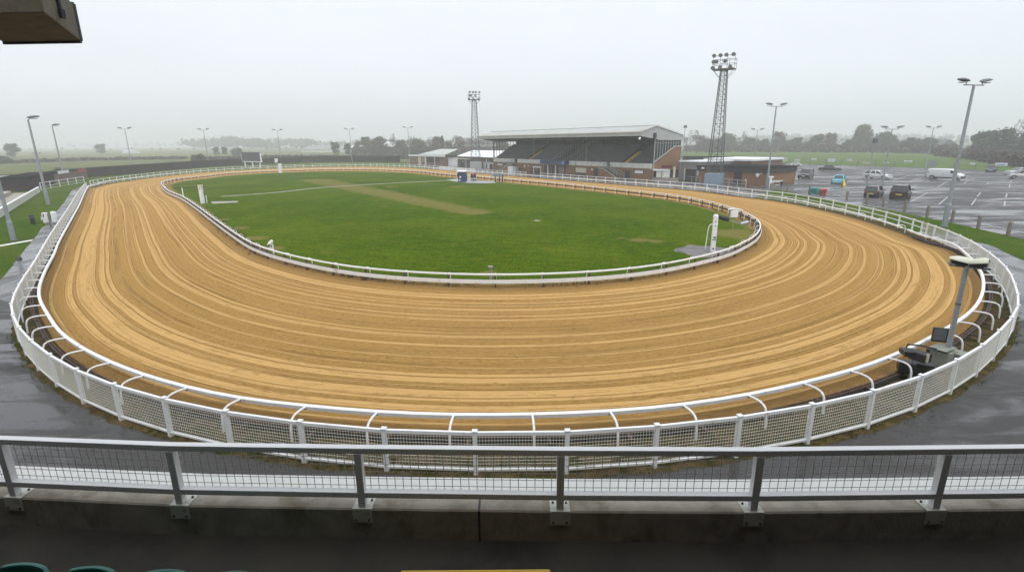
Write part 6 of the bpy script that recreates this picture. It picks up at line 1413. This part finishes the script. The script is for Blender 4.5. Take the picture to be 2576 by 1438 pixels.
def hood(cx_, rot, s=1):
    o = MB(); n = 9; secs = [(-.27, .07, .03), (-.20, .13, .08), (-.05, .16, .13), (.13, .15, .14), (.22, .10, .10)]; vs = []
    for (x, r_, hz_) in secs:
        for k in range(n): th = pi*k/(n-1); vs.append(V((x, cos(th)*r_, sin(th)*hz_)))
        for k in range(n): th = pi*(n-1-k)/(n-1); vs.append(V((x, cos(th)*(r_-.012), sin(th)*(hz_-.012)-.004)))
    m_ = 2*n; fs = [(i*m_+j, i*m_+(j+1) % m_, (i+1)*m_+(j+1) % m_, (i+1)*m_+j) for i in range(len(secs)-1) for j in range(m_)]+[tuple(range(m_)), tuple(range(len(secs)*m_-1, (len(secs)-1)*m_-1, -1))]
    o.add(vs, fs); h_ = o.build('hood', M['hood'], t, smooth='auto'); h_.location = (cos(ang)*cx_, sin(ang)*cx_, ph+.12); h_.rotation_euler = (0, radians(12)*s, ang+rot)
    b_ = MB().bb((-.20, -.10, -.10), (.18, .10, .02)).bb((-.10, -.15, -.14), (.12, .15, -.10)).build('lamp_body', M['black'], h_, bevel=.02)
    MB().bar((-.25, .12, -.13), (.20, .12, -.13), .025).bar((-.25, -.12, -.13), (.20, -.12, -.13), .025).bar((-.25, -.12, -.13), (-.25, .12, -.13), .025).build('guard', M['galv'], h_)
hood(-.16, .25); hood(.24, -.2, -1)
MB().bar((-.38*cos(ang), -.38*sin(ang), ph-.02), (.50*cos(ang), .50*sin(ang), ph-.02), .05, .06).build('cross_arm', M['galv_dark'], t)
MB().bar((.36*cos(ang), .36*sin(ang), ph), (.36*cos(ang), .36*sin(ang), ph+.18), .08, .09).build('bracket', M['black'], t)
sb = EF.pt(EF.hit(*cE(505, 1100), .7)[0], .7, 0)
t = thing('monitor', sb, 'upright black screen on a short stand left of the near pole', 'monitor')
eb(t, 'screen', 'black', 432, 905, 575, 1085, .66, .74, False, .35, .02); MB().tube([(0, 0, 0), (0, 0, zat(sb, *cE(505, 1085)))], .025, 6).build('stand', M['galv_dark'], t)
eb(t, 'screen_face', 'galv_dark', 445, 920, 562, 1068, .645, .655, False, .35, 0)
E1 = P(2296, 962); EFs = EF; EF = Fr(E1, E1+EFs.u); EF = EF if EF.w.dot(vd) > 0 else Fr(E1, E1+EFs.u, True)
kb = EF.pt(EF.hit(*cE(215, 1240), .0)[0], .0, 0); t = thing('camera_rig', kb, 'black boxed camera rig with a folding bracket beside the grey cabinets', 'camera')
eb(t, 'upper_box', 'black', 95, 1140, 240, 1225, -.15, .2, False, .5); eb(t, 'shade', 'black', 200, 1160, 385, 1290, -.12, .18, False, -.5); eb(t, 'lower_box', 'black', 60, 1262, 232, 1405, -.1, .25, False, .25, .02)
eb(t, 'cover', 'black', 235, 1270, 430, 1400, .1, .5, True, .1); eb(t, 'leg', 'black', 165, 1400, 235, 1440, .0, .2, True, .1); eb(t, 'edge_strip', 'cream', 362, 1200, 376, 1295, -.17, -.15, False, -.5, 0)
p = [EF.pt(*[EF.hit(*cE(X, Y), .25)[0], .25, EF.hit(*cE(X, Y), .25)[1]]) for X, Y in ((135, 1150), (160, 1098), (300, 1110), (470, 1150))]
MB().tube(p, .022, 6).build('bracket', M['black'], t, world=True)
q0 = EF.hit(*cE(212, 1250), .0); MB().tube([V((0, 0, 0)), V((0, 0, q0[1]))], .03, 6).build('stand', M['galv'], t)
# ------------------------------------------------------------------ the stand the photograph was taken from
ZL, ZT, ZLo, ZFl = 3.60, 4.16, 3.75, 3.31
pbx = [(42, 1244), (457.8, 1263.4), (914.2, 1271.8), (1408.2, 1278.4), (1892, 1281), (2347, 1275.8)]
pp = [P(x, y, ZL) for x, y in pbx]; pp = [V((p.x, p.y, 0)) for p in pp]; print('posts', [(round(p.x, 2), round(p.y, 2)) for p in pp])
ext = [pp[0]+(pp[0]-pp[1])*3]+[pp[0]+(pp[0]-pp[1])]+pp+[pp[-1]+(pp[-1]-pp[-2])]+[pp[-1]+(pp[-1]-pp[-2])*3]
path = ext
par = thing('parapet', pp[2], 'dark concrete parapet wall with a pale worn top in the foreground', 'wall')
MB().sweep(path, [(-.035, ZFl-.3), (.16, ZFl-.3), (.16, ZL), (-.022, ZL), (-.035, ZL-.013)]).build('wall', M['conc_par'], par, world=True)
MB().sweep(path, [(.163, ZL-.25), (.40, ZL-.25), (.40, ZL-.01), (.39, ZL+.004), (.163, ZL+.004)]).build('white_ledge', M['white_dirty2'], par, world=True)
MB().sweep(path, [(.05, .0), (.36, .0), (.36, ZL-.26), (.05, ZL-.26)]).build('outer_wall', M['conc'], par, world=True)
jx = P(1205, 1283, ZL); MB().bb((jx.x-.008, jx.y-.012, ZFl), (jx.x+.008, jx.y+.16, ZL+.0025)).build('joint', M['dark'], par, world=True)
hr = thing('guard_rail', pp[2], 'white painted steel guard rail with wire mesh infill bolted to the parapet', 'railing')
MB().sweep(path, [(-.03, ZT-.05), (.03, ZT-.05), (.03, ZT), (-.03, ZT)]).build('top_rail', M['white_rail_near'], hr, world=True, bevel=.004)
MB().sweep(path, [(-.03, ZLo-.05), (.03, ZLo-.05), (.03, ZLo), (-.03, ZLo)]).build('bottom_rail', M['white_rail_near'], hr, world=True, bevel=.004)
mb = MB()
for a, b in zip(path[1:], path[2:-1]):
    d = b-a; n = int(d.length/.0655); u = d.normalized(); o2 = V((-u.y, u.x, 0))
    for k in range(1, n): p = a+d*k/n+o2*.034; mb.tube([p+V((0, 0, ZLo-.03)), p+V((0, 0, ZT-.04))],   .0030, 4, cap=False)
    for j in range(6): z = ZLo+.022+j*.0655; mb.tube([a+o2*.039+V((0, 0, z)), b+o2*.039+V((0, 0, z))],   .0030, 4, cap=False)
mb.build('wire_mesh', M['mesh_near'], hr, world=True)
pr0 = None
for i, p in enumerate(path[1:-1]):
    d = path[i+2]-path[i]; an = atan2(d.y, d.x)
    if pr0 is None:
        w = pr0 = MB().bb((-.03, -.0315, ZL+.008), (.03, .0285, ZT-.051)).build('post', M['white_rail_near'], hr, bevel=.004)
        br = MB().bb((-.082, -.045, ZL+.001), (.082, .10, ZL+.008)).bb((-.082, -.045, ZL-.125), (.082, -.038, ZL+.001)).build('bracket', M['white_bracket'], w, bevel=.004)
        bo = MB()
        for x in (-.055, .055): bo.tube([(x, -.038, ZL-.095), (x, -.054, ZL-.095)], .009, 8).tube([(x, .06, ZL), (x, .06, ZL+.02)], .009, 8)
        bo = bo.build('bolt', M['rust'], w)
    else:
        w = pr0.copy(); COL.objects.link(w); w.parent = hr
        for c_ in (br, bo): d_ = c_.copy(); COL.objects.link(d_); d_.parent = w
    w.location = p-pp[2]; w.rotation_euler = (0, 0, an)
# dark terrace behind the parapet
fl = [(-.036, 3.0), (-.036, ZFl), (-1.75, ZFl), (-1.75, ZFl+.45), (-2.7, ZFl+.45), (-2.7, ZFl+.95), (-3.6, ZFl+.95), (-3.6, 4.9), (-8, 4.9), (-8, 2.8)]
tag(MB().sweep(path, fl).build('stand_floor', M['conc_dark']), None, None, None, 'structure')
st = thing('stand_shell', V((0, -4.4, 4.9)), 'dark roof and rear wall of the stand the picture is taken from', 'stand')
MB().bb((-16, -4.6, 9.0), (16, 2.5, 9.15)).build('roof', M['dark'], st, world=True); MB().bb((-16, -4.7, 0), (16, -4.45, 9.0)).build('rear_wall', M['dark'], st, world=True)
for s in (-1, 1): MB().bb((s*15.8-.1, -4.4, 0), (s*15.8+.1, 3.0, 9.0)).build('side_wall', M['dark'], st, world=True)
# hanging box under the roof, top left
zb0 = 7.75; fr_, nr_ = P(203, 103, zb0), P(112, 32, zb0); fl_ = P(8, 106.5, zb0); nl_ = nr_+(fl_-fr_)
tz_ = zat(fr_, 205, 12)
b = thing('hanging_box', fr_, 'dark steel box hanging under the stand roof at the top left', 'box')
MB().prism([fr_, fl_, nl_, nr_], V((0, 0, tz_-zb0))).build('casing', M['box_brown'], b, world=True, bevel=.01)
e1 = (fl_-fr_).normalized(); e2 = (nr_-fr_).normalized(); mb = MB()
mb.bar(fr_+V((0, 0, .0))-e2*.012, fl_-e2*.012, .03, .05); mb.bar(fr_-e2*.012-e1*.0, fr_-e2*.012+V((0, 0, tz_-zb0)), .03, .035); mb.bar(fr_+V((0, 0, tz_-zb0))-e2*.012, fl_-e2*.012+V((0, 0, tz_-zb0)), .03, .04); mb.build('rim', M['black'], b, world=True)
MB().bb((-.001, 0, 0), (0, .001, .001)) 
pn = (nr_+fr_)/2+(nr_-fr_)*.08-e1*.02; MB().tube([pn+V((0, 0, .10)), pn+V((0, 0, .45)), V((pn.x, pn.y, 9.0))], .022, 8).tube([pn+V((0, 0, .08)), pn+V((0, 0, .16))], .05, 8).build('hanger', M['black'], b, world=True)
# folded plastic seats just behind the parapet
def seat_shell():
    t = thing('folding_seat', (0, 0, 0), 'x', 'seat'); mb = MB(); nx, nz = 8, 5; vs = []
    for side in (0, 1):
        for j in range(nz+1):
            for i in range(nx+1):
                u = -1+2*i/nx; v = j/nz; hw = .205*(1-.16*max(0, v-.7)/.3); x = u*hw; z = -.42+.42*v-(.035 if abs(u) > .8 and j == nz else 0); y = .045*(1-u*u)+.03*v+(.028 if side else 0); vs.append((x, y, z))
    m_ = (nx+1)*(nz+1); f = []
    for j in range(nz):
        for i in range(nx): a = j*(nx+1)+i; f.append((a, a+1, a+nx+2, a+nx+1)); f.append((a+m_, a+m_+nx+1, a+m_+nx+2, a+m_+1))
    for i in range(nx): f.append((nz*(nx+1)+i, nz*(nx+1)+i+1, nz*(nx+1)+i+1+m_, nz*(nx+1)+i+m_)); f.append((i, i+m_, i+1+m_, i+1))
    for j in range(nz): a = j*(nx+1); f.append((a, a+nx+1, a+nx+1+m_, a+m_)); a += nx; f.append((a, a+m_, a+nx+1+m_, a+nx+1))
    mb.add(vs, f); mb.build('backrest', M['green_seat'], t, smooth='auto', bevel=.006)
    MB().bb((-.19, -.11, -.42), (.19, -.05, -.08)).build('seat_pan', M['green_seat'], t, bevel=.03)
    MB().bb((-.2, -.04, -.50), (.2, .02, -.44)).bb((-.04, -.05, ZFl-4.06), (.04, .03, -.44)).build('leg_frame', M['dark'], t); return t
s0 = seat_shell()
for k, (x, y) in enumerate([(72, 1411), (241, 1419.5), (428, 1427.5), (600, 1432)]):
    p = P(x, y, 4.06); o = place(s0, k > 0, p+V((0, -.105, 0)), radians(-2.6), ['green plastic seat at the bottom left corner', 'second green plastic seat from the left', 'third green plastic seat from the left', 'green plastic seat furthest right, only its top edge visible'][k], 'seat', 'green plastic seats behind the parapet')
a, b_ = P(1008, 1429, 4.06), P(1385, 1431, 4.06); t = thing('yellow_barrier', (a+b_)/2, 'yellow painted board edge at the bottom centre', 'barrier')
MB().bb((-(b_-a).length/2, -.05, -.30), ((b_-a).length/2, -.0, 0)).build('board', M['yellow'], t, bevel=.012)
MB().bb((-.6, -.045, ZFl-4.06), (-.55, -.005, -.3)).bb((.55, -.045, ZFl-4.06), (.6, -.005, -.3)).build('leg', M['dark'], t)
# ------------------------------------------------------------------ haze, sky, light, camera
m = bpy.data.materials.new('haze'); m.use_nodes = True; tt = m.node_tree; tt.nodes.clear(); oo = tt.nodes.new('ShaderNodeOutputMaterial'); vv = tt.nodes.new('ShaderNodeVolumePrincipled')
vv.inputs['Color'].default_value = (.96, .98, 1, 1); vv.inputs['Density'].default_value = .0013; vv.inputs['Anisotropy'].default_value = .1; tt.links.new(vv.outputs[0], oo.inputs['Volume'])
tag(MB().bb((-2600, -320, -1), (2600, 2700, 60)).build('haze', m), None, None, None, 'stuff')
w = bpy.data.worlds.new('World'); scn.world = w; w.use_nodes = True; t = w.node_tree; bg = t.nodes['Background']
sky = t.nodes.new('ShaderNodeTexSky'); sky.sky_type = 'NISHITA'; sky.sun_disc = False; sky.sun_elevation = radians(66); sky.sun_rotation = radians(165); sky.air_density = 1; sky.dust_density = 4; sky.ozone_density = 1
hs_ = t.nodes.new('ShaderNodeHueSaturation'); hs_.inputs['Saturation'].default_value = .35; t.links.new(sky.outputs[0], hs_.inputs['Color'])
mx = mixc(t, .82, hs_.outputs[0], (8.4, 8.85, 9.5)); cn = noi(t, mapp(t, N(t, 'ShaderNodeTexCoord').outputs['Generated'], (1, 1, 2.6)), 2.2, 5, .55, .4); mx = mixc(t, ramp(t, cn, [(.3, 0.), (.7, 1.)]), mx, [0, 0, 0]) if False else mixc(t, 1., mx, ramp(t, cn, [(.3, .955), (.7, 1.03)]), 'MULTIPLY'); t.links.new(mx, bg.inputs[0]); bg.inputs[1].default_value = .10
sd = bpy.data.lights.new('sun', 'SUN'); sd.energy = 1.5; sd.angle = radians(40); sd.color = (1, .97, .93); so = bpy.data.objects.new('sun', sd); COL.objects.link(so)
az, el = radians(165), radians(66); dirv = V((sin(az)*cos(el), cos(az)*cos(el), sin(el))); so.rotation_euler = dirv.to_track_quat('Z', 'Y').to_euler(); so.location = (0, 0, 50)
cd = bpy.data.cameras.new('camera'); cam = bpy.data.objects.new('camera', cd); COL.objects.link(cam); scn.camera = cam
cd.sensor_width = 36; cd.lens = F/2576*36; cd.clip_start = .05; cd.clip_end = 6000
c_, s_ = cos(RO), sin(RO); R_ = V((1, 0, 0)); U_ = V((0, sin(TH), cos(TH))); Fw = V((0, cos(TH), -sin(TH)))
X_ = R_*c_-U_*s_; Y_ = R_*s_+U_*c_
cam.matrix_world = Matrix(((X_.x, Y_.x, -Fw.x, 0), (X_.y, Y_.y, -Fw.y, 0), (X_.z, Y_.z, -Fw.z, H), (0, 0, 0, 1)))
scn.view_settings.view_transform = 'Standard'; scn.view_settings.look = 'None'; scn.view_settings.gamma = 1; scn.view_settings.exposure = .38
scn.render.engine = 'CYCLES'; cy = scn.cycles; cy.use_denoising = True; cy.max_bounces = 8; cy.diffuse_bounces = 3; cy.glossy_bounces = 3; cy.transmission_bounces = 2; cy.volume_bounces = 4; cy.use_adaptive_sampling = True; cy.adaptive_threshold = .015
cy.caustics_reflective = False; cy.caustics_refractive = False; cy.volume_step_rate = 5; scn.render.use_persistent_data = False
